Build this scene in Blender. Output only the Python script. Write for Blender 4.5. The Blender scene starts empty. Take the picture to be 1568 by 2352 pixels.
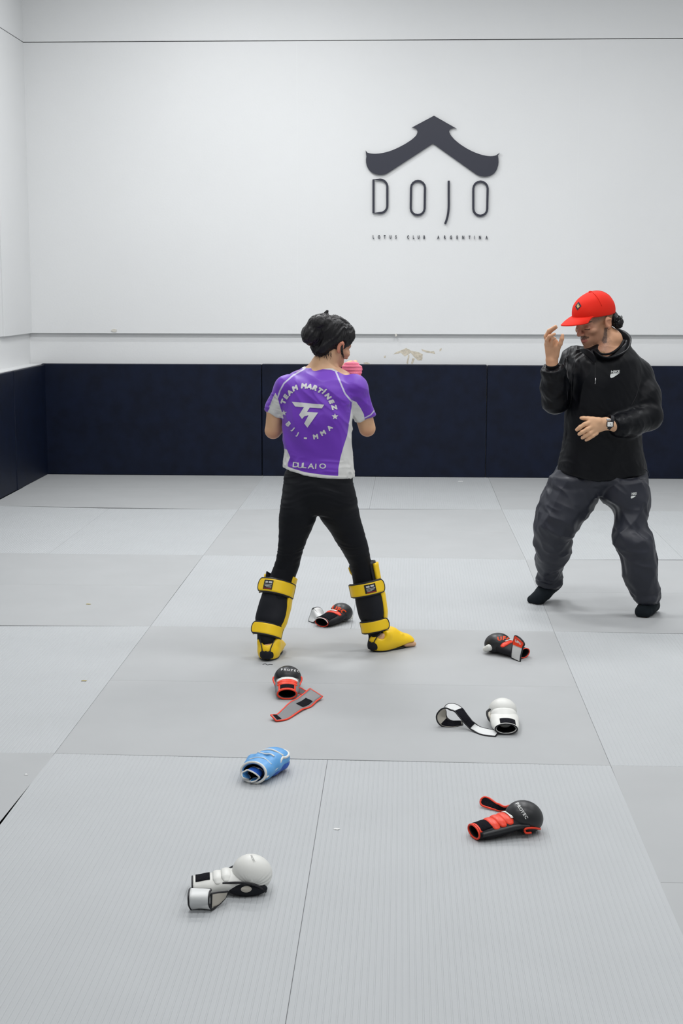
import bpy, bmesh, math, random
import numpy as np
from mathutils import Vector, Matrix, noise, bvhtree

S = bpy.context.scene
COL = S.collection
PI = math.pi

# ------------------------------------------------------------------ camera
F_PX, YAW, PIT, ROL, CAM_H = 3355.0, 0.04376, 0.15353, 0.00155, 1.6797
_R = Vector((math.cos(YAW), math.sin(YAW), 0))
FW = Vector((-math.sin(YAW)*math.cos(PIT), math.cos(YAW)*math.cos(PIT), -math.sin(PIT)))
_U = _R.cross(FW)
CR = _R*math.cos(ROL) + _U*math.sin(ROL)
CU = -_R*math.sin(ROL) + _U*math.cos(ROL)
CAM = Vector((0, 0, CAM_H))
cd = bpy.data.cameras.new('camera')
cam = bpy.data.objects.new('camera', cd)
COL.objects.link(cam)
cam.matrix_world = Matrix(((CR.x, CU.x, -FW.x, 0), (CR.y, CU.y, -FW.y, 0), (CR.z, CU.z, -FW.z, CAM_H), (0, 0, 0, 1)))
cd.sensor_fit = 'VERTICAL'
cd.sensor_height = 36.0
cd.lens = F_PX/2352*36.0
cd.clip_start = 0.05
S.camera = cam

# ------------------------------------------------------------------ light
w = bpy.data.worlds.new('world'); S.world = w
w.use_nodes = True
w.node_tree.nodes['Background'].inputs[0].default_value = (0.85, 0.92, 1.0, 1)
w.node_tree.nodes['Background'].inputs[1].default_value = 0.25
S.view_settings.view_transform = 'Standard'
S.view_settings.look = 'None'
S.view_settings.gamma = 1.0
S.view_settings.exposure = -0.90
S.view_settings.use_curve_mapping = False

def area(x, y, z, sx, sy, power, col=(0.985, 0.992, 1.0)):
    l = bpy.data.lights.new('ceiling_lamp', 'AREA')
    l.shape = 'RECTANGLE'; l.size = sx; l.size_y = sy; l.energy = power; l.color = col
    o = bpy.data.objects.new('ceiling_lamp', l); o.location = (x, y, z)
    COL.objects.link(o)
    return o
for lx, ly, pw in [(-1.4, 11.2, 78), (1.1, 11.2, 16), (4.0, 11.2, 26),
                   (-1.2, 9.3, 160), (1.2, 9.3, 138), (4.0, 9.3, 60),
                   (-1.2, 6.6, 90), (1.2, 6.6, 88), (4.0, 6.6, 55),
                   (-1.2, 3.4, 74), (1.2, 3.4, 74), (4.0, 3.4, 52),
                   (-0.6, 0.2, 66), (2.6, 0.2, 62)]:
    area(lx, ly, 4.55, 1.2, 0.25, pw)

# ------------------------------------------------------------------ unprojection helpers (pixels of a 1568x2352 frame)
def ray(px, py):
    return CR*((px-784)/F_PX) + CU*((1176-py)/F_PX) + FW
def fl(px, py, z=0.0):
    d = ray(px, py); return CAM + d*((z-CAM_H)/d.z)
def atY(px, py, Y):
    d = ray(px, py); return CAM + d*(Y/d.y)

# ------------------------------------------------------------------ materials
def mat(name, col, rough=0.6, spec=0.5, noise_scale=0, noise_amt=0.0, bump=0.0, bump_scale=200, metal=0.0, sheen=0.0, sss=0.0, bump_dist=0.001, coat=0.0):
    m = bpy.data.materials.new(name); m.use_nodes = True
    nt = m.node_tree; b = nt.nodes['Principled BSDF']
    b.inputs['Base Color'].default_value = (*col, 1)
    b.inputs['Roughness'].default_value = rough
    b.inputs['Specular IOR Level'].default_value = spec
    b.inputs['Metallic'].default_value = metal
    if sheen: b.inputs['Sheen Weight'].default_value = sheen
    if coat: b.inputs['Coat Weight'].default_value = coat; b.inputs['Coat Roughness'].default_value = 0.25
    if sss:
        b.inputs['Subsurface Weight'].default_value = sss
        b.inputs['Subsurface Radius'].default_value = (0.010, 0.004, 0.002)
        b.inputs['Subsurface Scale'].default_value = 1.0
    tc = nt.nodes.new('ShaderNodeTexCoord')
    if noise_amt:
        n = nt.nodes.new('ShaderNodeTexNoise'); n.inputs['Scale'].default_value = noise_scale; n.inputs['Detail'].default_value = 4
        r = nt.nodes.new('ShaderNodeMapRange'); r.inputs[1].default_value = 0.3; r.inputs[2].default_value = 0.7
        r.inputs[3].default_value = 1-noise_amt; r.inputs[4].default_value = 1+noise_amt
        mx = nt.nodes.new('ShaderNodeVectorMath'); mx.operation = 'SCALE'
        mx.inputs[0].default_value = col
        nt.links.new(tc.outputs['Object'], n.inputs['Vector']); nt.links.new(n.outputs[0], r.inputs[0])
        nt.links.new(r.outputs[0], mx.inputs['Scale']); nt.links.new(mx.outputs[0], b.inputs['Base Color'])
    if bump:
        n2 = nt.nodes.new('ShaderNodeTexNoise'); n2.inputs['Scale'].default_value = bump_scale; n2.inputs['Detail'].default_value = 3
        bp = nt.nodes.new('ShaderNodeBump'); bp.inputs['Strength'].default_value = bump; bp.inputs['Distance'].default_value = bump_dist
        nt.links.new(tc.outputs['Object'], n2.inputs['Vector']); nt.links.new(n2.outputs[0], bp.inputs['Height'])
        nt.links.new(bp.outputs[0], b.inputs['Normal'])
    return m

def srgb(r, g, b):
    f = lambda c: (c/255/12.92) if c/255 <= 0.04045 else ((c/255+0.055)/1.055)**2.4
    return (f(r), f(g), f(b))

M = {}
M['wall'] = mat('white_wall_paint', (0.70, 0.708, 0.71), 0.75, 0.3, 1.2, 0.012, 0.25, 60, bump_dist=0.002)
M['mat_plain'] = mat('grey_mat_vinyl', (0.385, 0.395, 0.40), 0.62, 0.25, 3, 0.025, 0.15, 120)
M['mat_rib'] = mat('grey_ribbed_mat_vinyl', (0.42, 0.435, 0.445), 0.58, 0.3, 3, 0.02, 0.15, 160)
M['floor_base'] = mat('dark_underfloor', (0.15, 0.15, 0.16), 0.9)
M['pad'] = mat('navy_wall_pad_vinyl', (0.0026, 0.0058, 0.0185), 0.5, 0.22, 9, 0.25, 0.35, 240)
M['sign'] = mat('navy_sign_plate', (0.014, 0.016, 0.030), 0.45, 0.5)

# ------------------------------------------------------------------ mesh helpers
def tag(o, label=None, cat=None, group=None, kind=None):
    if label: o['label'] = label
    if cat: o['category'] = cat
    if group: o['group'] = group
    if kind: o['kind'] = kind
    return o
def mesh_obj(name, verts, faces, material=None, parent=None, smooth=False, label=None):
    me = bpy.data.meshes.new(name)
    me.from_pydata([tuple(v) for v in verts], [], [tuple(f) for f in faces])
    if smooth: me.polygons.foreach_set('use_smooth', [True]*len(me.polygons))
    if material:
        for mm in (material if isinstance(material, (list, tuple)) else [material]): me.materials.append(mm)
    me.update()
    o = bpy.data.objects.new(name, me); COL.objects.link(o)
    if parent: o.parent = parent
    if label: o['label'] = label
    return o
def empty(name, loc=(0, 0, 0)):
    o = bpy.data.objects.new(name, None); o.location = loc; o.empty_display_size = 0.1
    COL.objects.link(o); return o
def keep(o, parent):
    """parent without moving (parents have only a translation)"""
    o.parent = parent
    if parent.type == 'EMPTY': o.matrix_parent_inverse = Matrix.Translation(-Vector(parent.location))
    return o
def box(name, x0, x1, y0, y1, z0, z1, m, parent=None, bev=0.0):
    bm = bmesh.new()
    vs = [bm.verts.new((x, y, z)) for x in (x0, x1) for y in (y0, y1) for z in (z0, z1)]
    for f in ((0, 1, 3, 2), (4, 6, 7, 5), (0, 4, 5, 1), (2, 3, 7, 6), (0, 2, 6, 4), (1, 5, 7, 3)):
        bm.faces.new([vs[i] for i in f])
    if bev: bmesh.ops.bevel(bm, geom=bm.edges[:], offset=bev, segments=2, affect='EDGES', profile=0.5)
    bmesh.ops.recalc_face_normals(bm, faces=bm.faces)
    me = bpy.data.meshes.new(name); bm.to_mesh(me); bm.free(); me.materials.append(m)
    o = bpy.data.objects.new(name, me); COL.objects.link(o)
    if parent: o.parent = parent
    return o
def prism(name, pts, depth_vec, m, parent=None):
    """closed outline (list of 3D points) extruded by depth_vec"""
    bm = bmesh.new()
    a = [bm.verts.new(p) for p in pts]
    f = bm.faces.new(a)
    r = bmesh.ops.extrude_face_region(bm, geom=[f])
    bmesh.ops.translate(bm, vec=depth_vec, verts=[e for e in r['geom'] if isinstance(e, bmesh.types.BMVert)])
    bmesh.ops.triangulate(bm, faces=[g for g in bm.faces if len(g.verts) > 4])
    bmesh.ops.recalc_face_normals(bm, faces=bm.faces)
    me = bpy.data.meshes.new(name); bm.to_mesh(me); bm.free(); me.materials.append(m)
    o = bpy.data.objects.new(name, me); COL.objects.link(o)
    if parent: o.parent = parent
    return o

# ------------------------------------------------------------------ room shell
PADY, WALLY = 12.92, 12.965
PADX, WALLX = -3.21, -3.335
RX, BY, CZ = 6.2, -3.2, 4.95
floor = tag(box('floor', -3.5, RX+0.1, BY-0.1, 13.2, -0.16, -0.045, M['floor_base']), kind='structure')
ceiling = tag(box('ceiling', -3.5, RX+0.1, BY-0.1, 13.2, CZ, CZ+0.1, M['wall']), kind='structure')
# back wall: masonry at the bottom, boarded field above it standing proud, beam on top of a thin joint
wall_back = tag(box('wall_back', -3.5, RX+0.1, WALLY+0.03, 13.2, -0.05, CZ, M['wall']), kind='structure')
box('wall_board', WALLX-0.01, RX, WALLY-0.012, WALLY+0.04, 1.262, 3.752, M['wall'], wall_back)
box('wall_beam', WALLX-0.01, RX, WALLY-0.012, WALLY+0.04, 3.760, CZ, M['wall'], wall_back)
wall_left = tag(box('wall_left', -3.6, WALLX-0.02, BY-0.1, 13.0, -0.05, CZ, M['wall']), kind='structure')
box('wall_board', WALLX-0.02, WALLX+0.012, 12.05, 12.96, 1.262, 3.752, M['wall'], wall_left)
box('wall_board', WALLX-0.02, WALLX, BY, 12.045, 1.262, 3.752, M['wall'], wall_left)
box('wall_beam', WALLX-0.02, WALLX+0.012, BY, 12.96, 3.760, CZ, M['wall'], wall_left)
wall_right = tag(box('wall_right', RX, RX+0.1, BY, 13.2, -0.05, CZ, M['wall']), kind='structure')
wall_front = tag(box('wall_front', -3.5, RX+0.1, BY-0.1, BY, -0.05, CZ, M['wall']), kind='structure')
box('wall_ledge', WALLX-0.03, PADX-0.035, 0.0, 12.95, 0.0, 0.99, M['wall'], wall_left)

# wall pads (thick vinyl panels, one object each)
def seamX(px, py): return atY(px, py, PADY).x
xs = [PADX, seamX(601, 970), seamX(1116.5, 970)]
xs += [xs[2]+2.0, xs[2]+4.0]
for k in range(len(xs)-1):
    box('wall_pad', xs[k]+(0.003 if k else -0.033), xs[k+1]-0.003, PADY, WALLY+0.028, 0.0, 0.992+0.004*(k % 2), M['pad'], wall_back, 0.006)
ys = [PADY-0.002, fl(42, 1126).y, fl(42, 1126).y-2.0, fl(42, 1126).y-4, fl(42, 1126).y-6, fl(42, 1126).y-8, fl(42, 1126).y-10]
for k in range(len(ys)-1):
    box('wall_pad', PADX-0.034, PADX-(0.004 if k else 0), ys[k+1]+0.002, ys[k]-(0.002 if k else -0.0015), 0.0, 0.985, M['pad'], wall_left, 0.005)

# floor mats
X0, Y0 = -0.2605, 5.0268
MEAS = {(0, 0): (752, 1745), (-1, 0): (125, 1730), (1, 0): (1402, 1758), (-1, 1): (251.6, 1562), (1, 1): (1326, 1578),
        (-1, 2): (345, 1438), (1, 2): (1272, 1450), (-1, 4): (467, 1275), (1, 4): (1207, 1285), (-1, 6): (547, 1170),
        (1, 6): (1152, 1170), (0, 6): (848, 1168), (-2, 6): (250, 1168), (-2, 4): (110, 1272), (1, -1): (1512, 2027),
        (-1, 3): (414, 1345), (1, 3): (1236.5, 1360)}
def grid(i, j):
    if (i, j) in MEAS: p = fl(*MEAS[(i, j)]); return p.x, p.y
    if (i, j) == (0, -2): p = fl(655, 2352); q = fl(752, 1745); t = 2.0/(q.y-p.y); return q.x+(p.x-q.x)*t, q.y-2.0
    if (i, j) == (-1, -2): p = fl(0, 1884); q = fl(125, 1730); t = 2.0/(q.y-p.y); return q.x+(p.x-q.x)*t, q.y-2.0
    if (i, j) == (0, 2): a, b = grid(-1, 2), grid(1, 2); return (a[0]+b[0])/2, (a[1]+b[1])/2
    if (i, j) == (0, 4): a, b = grid(-1, 4), grid(1, 4); return (a[0]+b[0])/2, (a[1]+b[1])/2
    if j == 8: return (X0+i, PADY)
    if j == 5 and i in (-1, 1): a, b = grid(i, 4), grid(i, 6); return (a[0]+b[0])/2, (a[1]+b[1])/2
    x = X0+i*1.0
    if i <= -3: x = PADX
    return x, Y0+j*1.0
def quad_mat(i0, i1, j0, j1, ribbed):
    a, b, c, d = [Vector((*grid(*q), 0)) for q in ((i0, j0), (i1, j0), (i1, j1), (i0, j1))]
    cen = (a+b+c+d)/4
    g = 0.0005
    def ins(p): v = cen-p; return p + Vector((math.copysign(g, v.x), math.copysign(g, v.y), 0))
    a, b, c, d = map(ins, (a, b, c, d))
    def at(u, v, z): p = (a*(1-u)+b*u)*(1-v)+(d*(1-u)+c*u)*v; return (p.x-cen.x, p.y-cen.y, z)
    W = ((b-a).length+(c-d).length)/2
    e = 0.003/W
    prof = [(0, -0.04), (0, -0.0012), (e*0.35, -0.0004), (e, 0)]      # rounded edge
    if ribbed:
        n = int(round(W/0.0167)); gw = 0.0026/W
        for k in range(1, n):
            u = k/n
            prof += [(u-gw, 0), (u-gw*0.45, -0.0008), (u+gw*0.45, -0.0008), (u+gw, 0)]
    prof += [(1-e, 0), (1-e*0.35, -0.0004), (1, -0.0012), (1, -0.04)]
    vr = [(0, -0.04), (0, -0.003), (0.0012, -0.0008), (0.003, 0)]
    L = (d-a).length
    vs = []; fs = []
    rows = [(0.0, -0.0012), (0.0012/L, -0.0004), (0.003/L, 0), (1-0.003/L, 0), (1-0.0012/L, -0.0004), (1.0, -0.0012)]
    rows = [(0.0, -0.04)] + rows + [(1.0, -0.04)]
    for v, dz in rows:
        for u, z in prof: vs.append(at(u, v, max(-0.04, min(z, dz) if dz < 0 else z)))
    n = len(prof)
    for r in range(len(rows)-1):
        for k in range(n-1):
            q = r*n+k; fs.append((q, q+1, q+1+n, q+n))
    o = mesh_obj('floor_mat', vs, fs, M['mat_rib'] if ribbed else M['mat_plain'], floor)
    o.location = (cen.x, cen.y, 0)
def column(i0, i1, phase):
    # phase 0: ribbed pairs at j -2..0, 2..4, 6..8 ; phase 1: ribbed pairs at j 0..2, 4..6
    for j in range(-8, 8, 2):
        rib = ((j//2) % 2 == (1 if phase == 0 else 0))
        if rib:
            im = i0+1
            quad_mat(i0, im, j, j+2, True); quad_mat(im, i1, j, j+2, True)
        else:
            quad_mat(i0, i1, j, j+1, False); quad_mat(i0, i1, j+1, j+2, False)
column(-3, -1, 1); column(-1, 1, 0); column(1, 3, 1); column(3, 5, 0)
#==BODY==
# ------------------------------------------------------------------ implicit surfaces (smooth unions meshed with surface nets)
def A(v): return np.array(v, dtype=np.float64)
def P(px, py, Y): return A(atY(px, py, Y))
def unit(v): v = A(v); return v/np.linalg.norm(v)
class Shape:
    def __init__(self): self.ops = []
    def put(self, fn, lo, hi, k=0.01, op='u'): self.ops.append((fn, A(lo), A(hi), k, op)); return self
    def cone(self, a, b, ra, rb, k=0.01, side=None, sq=1.0, sq2=1.0, op='u'):
        """tapered capsule; cross-section scaled by sq along 'side' and sq2 across"""
        a, b = A(a), A(b); ab = b-a; L2 = ab@ab+1e-12; R = max(ra, rb)*max(sq, sq2, 1)
        n = ab/math.sqrt(L2)
        if side is not None:
            u = A(side)-n*(A(side)@n); u /= np.linalg.norm(u); v = np.cross(n, u)
        def fn(X, Y, Z):
            px, py, pz = X-a[0], Y-a[1], Z-a[2]
            t = np.clip((px*ab[0]+py*ab[1]+pz*ab[2])/L2, 0, 1)
            dx, dy, dz = px-t*ab[0], py-t*ab[1], pz-t*ab[2]
            r = ra+(rb-ra)*t
            if side is None: return np.sqrt(dx*dx+dy*dy+dz*dz)-r
            cu = (dx*u[0]+dy*u[1]+dz*u[2])/sq; cv = (dx*v[0]+dy*v[1]+dz*v[2])/sq2; cn = dx*n[0]+dy*n[1]+dz*n[2]
            return (np.sqrt(cu*cu+cv*cv+cn*cn)-r)*min(sq, sq2, 1)
        m = R+k
        return self.put(fn, np.minimum(a, b)-m, np.maximum(a, b)+m, k, op)
    def chain(self, pts, rs, k=0.01, side=None, sq=1.0, sq2=1.0, op='u'):
        for i in range(len(pts)-1): self.cone(pts[i], pts[i+1], rs[i], rs[i+1], k if i == 0 else min(k, min(rs)*0.6), side, sq, sq2, op)
        return self
    def ell(self, c, r, ax=None, k=0.01, op='u'):
        c, r = A(c), A(r); ax = np.eye(3) if ax is None else A(ax)     # rows = local axes
        def fn(X, Y, Z):
            x, y, z = X-c[0], Y-c[1], Z-c[2]
            q = [(x*ax[i][0]+y*ax[i][1]+z*ax[i][2])/r[i] for i in range(3)]
            k0 = np.sqrt(q[0]**2+q[1]**2+q[2]**2); k1 = np.sqrt((q[0]/r[0])**2+(q[1]/r[1])**2+(q[2]/r[2])**2)+1e-9
            return k0*(k0-1)/k1
        m = r.max()+k
        return self.put(fn, c-m, c+m, k, op)
    def stack(self, st, yaw=0.0, n=2.0, k=0.01, op='u', front_flat=0):
        """vertical stack of ellipses: rows (z, cx, cy, half_width_seen_from_front, half_depth)"""
        st = sorted([tuple(q) for q in st]); T = A(st); zs = T[:, 0]
        c, s = math.cos(yaw), math.sin(yaw)
        b = T[:, 4]; w = T[:, 3]; a = np.sqrt(np.maximum(w*w-(b*s)**2, 1e-6))/abs(c)
        def sm(col, Z):
            # smooth (hermite) interpolation
            i = np.clip(np.searchsorted(zs, Z)-1, 0, len(zs)-2)
            t = np.clip((Z-zs[i])/(zs[i+1]-zs[i]), 0, 1)
            d = np.gradient(col, zs); h = zs[i+1]-zs[i]
            return (2*t**3-3*t*t+1)*col[i]+(t**3-2*t*t+t)*h*d[i]+(-2*t**3+3*t*t)*col[i+1]+(t**3-t*t)*h*d[i+1]
        def fn(X, Y, Z):
            z1 = Z.ravel() if Z.size == max(Z.shape) else Z
            f = lambda col: sm(col, z1).reshape(Z.shape)
            x, y = X-f(T[:, 1]), Y-f(T[:, 2]); aa, bb = f(a), f(b)
            u = np.abs(x*c+y*s)/aa; v = np.abs(-x*s+y*c)/bb
            m = np.minimum(aa, bb)
            d = ((u**n+v**n)**(1.0/n)-1)*m
            cap = np.maximum(Z-zs[-1], zs[0]-Z)
            return np.maximum(d, cap)
        m = max(w.max(), b.max())*1.25+k
        lo = (T[:, 1].min()-m, T[:, 2].min()-m, zs[0]-k); hi = (T[:, 1].max()+m, T[:, 2].max()+m, zs[-1]+k)
        return self.put(fn, lo, hi, k, op)
    def rbox(self, c, h, r, ax, k=0.003, op='u'):
        c, h, ax = A(c), A(h), A(ax)
        def fn(X, Y, Z):
            x, y, z = X-c[0], Y-c[1], Z-c[2]
            q = [np.abs(x*ax[i][0]+y*ax[i][1]+z*ax[i][2])-(h[i]-r) for i in range(3)]
            return np.sqrt(np.maximum(q[0], 0)**2+np.maximum(q[1], 0)**2+np.maximum(q[2], 0)**2)+np.minimum(np.maximum(q[0], np.maximum(q[1], q[2])), 0)-r
        m = h.sum()+k
        return self.put(fn, c-m, c+m, k, op)
    def half(self, p, n, lo, hi, k=0.002):
        """cut away the side the normal points to, inside a box"""
        p, n = A(p), unit(n)
        return self.put(lambda X, Y, Z: -((X-p[0])*n[0]+(Y-p[1])*n[1]+(Z-p[2])*n[2]), lo, hi, k, 's')
    def bounds(self):
        lo = np.min([o[1] for o in self.ops if o[4] == 'u'], axis=0); hi = np.max([o[2] for o in self.ops if o[4] == 'u'], axis=0)
        return lo, hi
    def mesh(self, res, smooth=1):
        lo, hi = self.bounds(); lo = lo-2*res; n = np.ceil((hi-lo)/res).astype(int)+3
        ax = [(lo[i]+res*np.arange(n[i])).astype(np.float32) for i in range(3)]
        D = np.full(n, 0.05, np.float32)
        for fn, a, b, k, op in self.ops:
            i0 = [max(0, int((a[i]-lo[i])/res)-2) for i in range(3)]; i1 = [min(n[i], int((b[i]-lo[i])/res)+3) for i in range(3)]
            if any(i1[i] <= i0[i] for i in range(3)): continue
            sl = tuple(slice(i0[i], i1[i]) for i in range(3))
            X = ax[0][sl[0]][:, None, None]; Y = ax[1][sl[1]][None, :, None]; Z = ax[2][sl[2]][None, None, :]
            d = fn(X, Y, Z).astype(np.float32); e = D[sl]
            if op == 's': d = -d
            if op == 'u':
                h = np.clip(0.5+0.5*(d-e)/k, 0, 1); D[sl] = d*(1-h)+e*h-k*h*(1-h)
            else:
                h = np.clip(0.5-0.5*(d-e)/k, 0, 1); D[sl] = d*(1-h)+e*h+k*h*(1-h)
        return nets(D, lo, res, smooth)
def nets(D, lo, res, smooth=1):
    ins = D < 0
    nx, ny, nz = D.shape
    c = np.zeros((nx-1, ny-1, nz-1), np.uint8)
    for dx in (0, 1):
        for dy in (0, 1):
            for dz in (0, 1): c += ins[dx:nx-1+dx, dy:ny-1+dy, dz:nz-1+dz]
    act = (c > 0) & (c < 8)
    idx = np.argwhere(act); ids = -np.ones(act.shape, np.int64); ids[act] = np.arange(len(idx))
    acc = np.zeros((len(idx), 3)); cnt = np.zeros(len(idx))
    cor = A([[i, j, k] for i in (0, 1) for j in (0, 1) for k in (0, 1)]).astype(int)
    vals = [D[idx[:, 0]+q[0], idx[:, 1]+q[1], idx[:, 2]+q[2]].astype(np.float64) for q in cor]
    for a in range(8):
        for b in range(a+1, 8):
            if np.abs(cor[a]-cor[b]).sum() != 1: continue
            m = (vals[a] < 0) != (vals[b] < 0)
            t = vals[a][m]/(vals[a][m]-vals[b][m])
            acc[m] += cor[a]+(cor[b]-cor[a])*t[:, None]; cnt[m] += 1
    V = lo+(idx+acc/cnt[:, None])*res
    Fs = []
    for d in range(3):
        s0 = [slice(None)]*3; s1 = [slice(None)]*3; s0[d] = slice(0, -1); s1[d] = slice(1, None)
        a, b = ins[tuple(s0)], ins[tuple(s1)]
        e = np.argwhere(a != b)
        o1, o2 = [(1, 2), (2, 0), (0, 1)][d]
        e = e[(e[:, o1] > 0) & (e[:, o2] > 0) & (e[:, o1] < D.shape[o1]-1) & (e[:, o2] < D.shape[o2]-1)]
        fl_ = a[e[:, 0], e[:, 1], e[:, 2]]
        q = []
        for da, db in ((-1, -1), (0, -1), (0, 0), (-1, 0)):
            f = e.copy(); f[:, o1] += da; f[:, o2] += db; q.append(ids[f[:, 0], f[:, 1], f[:, 2]])
        q = np.stack(q, 1); q[~fl_] = q[~fl_][:, ::-1]; Fs.append(q)
    F = np.concatenate(Fs); F = F[(F >= 0).all(1)]
    for _ in range(smooth): V = relax(V, F, 0.5)
    return V, F
def relax(V, F, w=0.5):
    acc = np.zeros_like(V); n = np.zeros(len(V))
    for i in range(4):
        for j in ((i+1) % 4, (i+3) % 4):
            for d in range(3): acc[:, d] += np.bincount(F[:, i], V[F[:, j], d], len(V))
            n += np.bincount(F[:, i], minlength=len(V))
    return V*(1-w)+w*acc/np.maximum(n, 1)[:, None]
def normals(V, F):
    fn = np.cross(V[F[:, 2]]-V[F[:, 0]], V[F[:, 3]]-V[F[:, 1]])
    N = np.zeros_like(V)
    for i in range(4):
        for d in range(3): N[:, d] += np.bincount(F[:, i], fn[:, d], len(V))
    return N/(np.linalg.norm(N, axis=1)[:, None]+1e-12)
_perm = np.random.RandomState(7).permutation(256)
def vnoise(Q):
    """smooth value noise in -1..1"""
    Q = np.asarray(Q); I = np.floor(Q).astype(int); f = Q-I; f = f*f*(3-2*f)
    def h(i, j, k): return _perm[(_perm[(_perm[i & 255]+j) & 255]+k) & 255]/127.5-1
    r = 0
    for i in (0, 1):
        for j in (0, 1):
            for k in (0, 1):
                wt = (f[:, 0] if i else 1-f[:, 0])*(f[:, 1] if j else 1-f[:, 1])*(f[:, 2] if k else 1-f[:, 2])
                r = r+wt*h(I[:, 0]+i, I[:, 1]+j, I[:, 2]+k)
    return r
def ridge(V, axis_long, scale, stretch=5.0, seed=0.0, warp=0.3):
    """sharp folds running along axis_long; scale = folds per metre across"""
    l = unit(axis_long); t = V@l
    Q = (V-t[:, None]*l)*scale+(t*scale/stretch)[:, None]*l+seed
    Q = Q+warp*vnoise(Q*0.6+11)[:, None]
    n = vnoise(Q)
    return 1-np.abs(n)*2
def put_mesh(name, V, F, material, parent=None, smooth=True, attrs=None, label=None):
    me = bpy.data.meshes.new(name)
    me.vertices.add(len(V)); me.vertices.foreach_set('co', np.asarray(V, np.float32).ravel())
    nl = F.shape[1]
    me.loops.add(len(F)*nl); me.loops.foreach_set('vertex_index', F.astype(np.int32).ravel())
    me.polygons.add(len(F)); me.polygons.foreach_set('loop_start', np.arange(0, len(F)*nl, nl, dtype=np.int32))
    me.update(calc_edges=True)
    if smooth: me.polygons.foreach_set('use_smooth', [True]*len(F))
    for m_ in (material if isinstance(material, (list, tuple)) else [material]): me.materials.append(m_)
    for k, v in (attrs or {}).items():
        v = np.asarray(v, np.float32)
        if v.ndim == 1: at = me.attributes.new(k, 'FLOAT', 'POINT'); at.data.foreach_set('value', v)
        else: at = me.attributes.new(k, 'FLOAT_COLOR', 'POINT'); at.data.foreach_set('color', np.concatenate([v, np.ones((len(v), 1), np.float32)], 1).ravel())
    me.validate(); me.update()
    o = bpy.data.objects.new(name, me); COL.objects.link(o)
    if parent: keep(o, parent)
    if label: o['label'] = label
    return o
def sdf_obj(name, sh, res, material, parent=None, smooth=1, disp=None, attr=None, label=None):
    V, F = sh.mesh(res, smooth)
    if disp is not None: V = V+normals(V, F)*disp(V)[:, None]
    return put_mesh(name, V, F, material, parent, attrs=attr(V) if attr else None, label=label), V, F

def catmull(pts, n):
    pts = [A(p) for p in pts]; q = [2*pts[0]-pts[1]]+pts+[2*pts[-1]-pts[-2]]
    out = []; m = len(pts)-1
    for i in range(n):
        s = i/(n-1)*m; k = min(int(s), m-1); t = s-k
        a, b, c, d = q[k], q[k+1], q[k+2], q[k+3]
        out.append(0.5*((2*b)+(-a+c)*t+(2*a-5*b+4*c-d)*t*t+(-a+3*b-3*c+d)*t**3))
    return np.array(out)
def tube(name, pts, r, material, parent=None, seg=6, closed=False, n=None, label=None, smooth=True):
    """tube along points; r number or list"""
    C = catmull(pts, n) if n else np.array([A(p) for p in pts]); N = len(C)
    rr = np.full(N, r) if np.isscalar(r) else np.interp(np.linspace(0, 1, N), np.linspace(0, 1, len(r)), r)
    T = np.roll(C, -1, 0)-np.roll(C, 1, 0) if closed else np.gradient(C, axis=0)
    T /= np.linalg.norm(T, axis=1)[:, None]+1e-12
    up = A((0, 0, 1)) if abs(T[0][2]) < 0.9 else A((1, 0, 0)); V = []
    u = np.cross(T[0], up); u /= np.linalg.norm(u)
    for i in range(N):
        u = u-T[i]*(u@T[i]); u /= np.linalg.norm(u)+1e-12; v = np.cross(T[i], u)
        for k in range(seg): a = 2*PI*k/seg; V.append(C[i]+rr[i]*(math.cos(a)*u+math.sin(a)*v))
    F = []
    for i in range(N if closed else N-1):
        j = (i+1) % N
        for k in range(seg): F.append((i*seg+k, i*seg+(k+1) % seg, j*seg+(k+1) % seg, j*seg+k))
    if not closed:
        V.append(C[0]); V.append(C[-1])
        for k in range(0, seg):
            F.append((len(V)-2, (k+1) % seg, k)); F.append((len(V)-1, (N-1)*seg+k, (N-1)*seg+(k+1) % seg))
    if name is None: return V, F
    o = mesh_obj(name, V, F, material, None, smooth, label)
    if parent: keep(o, parent)
    return o
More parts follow.
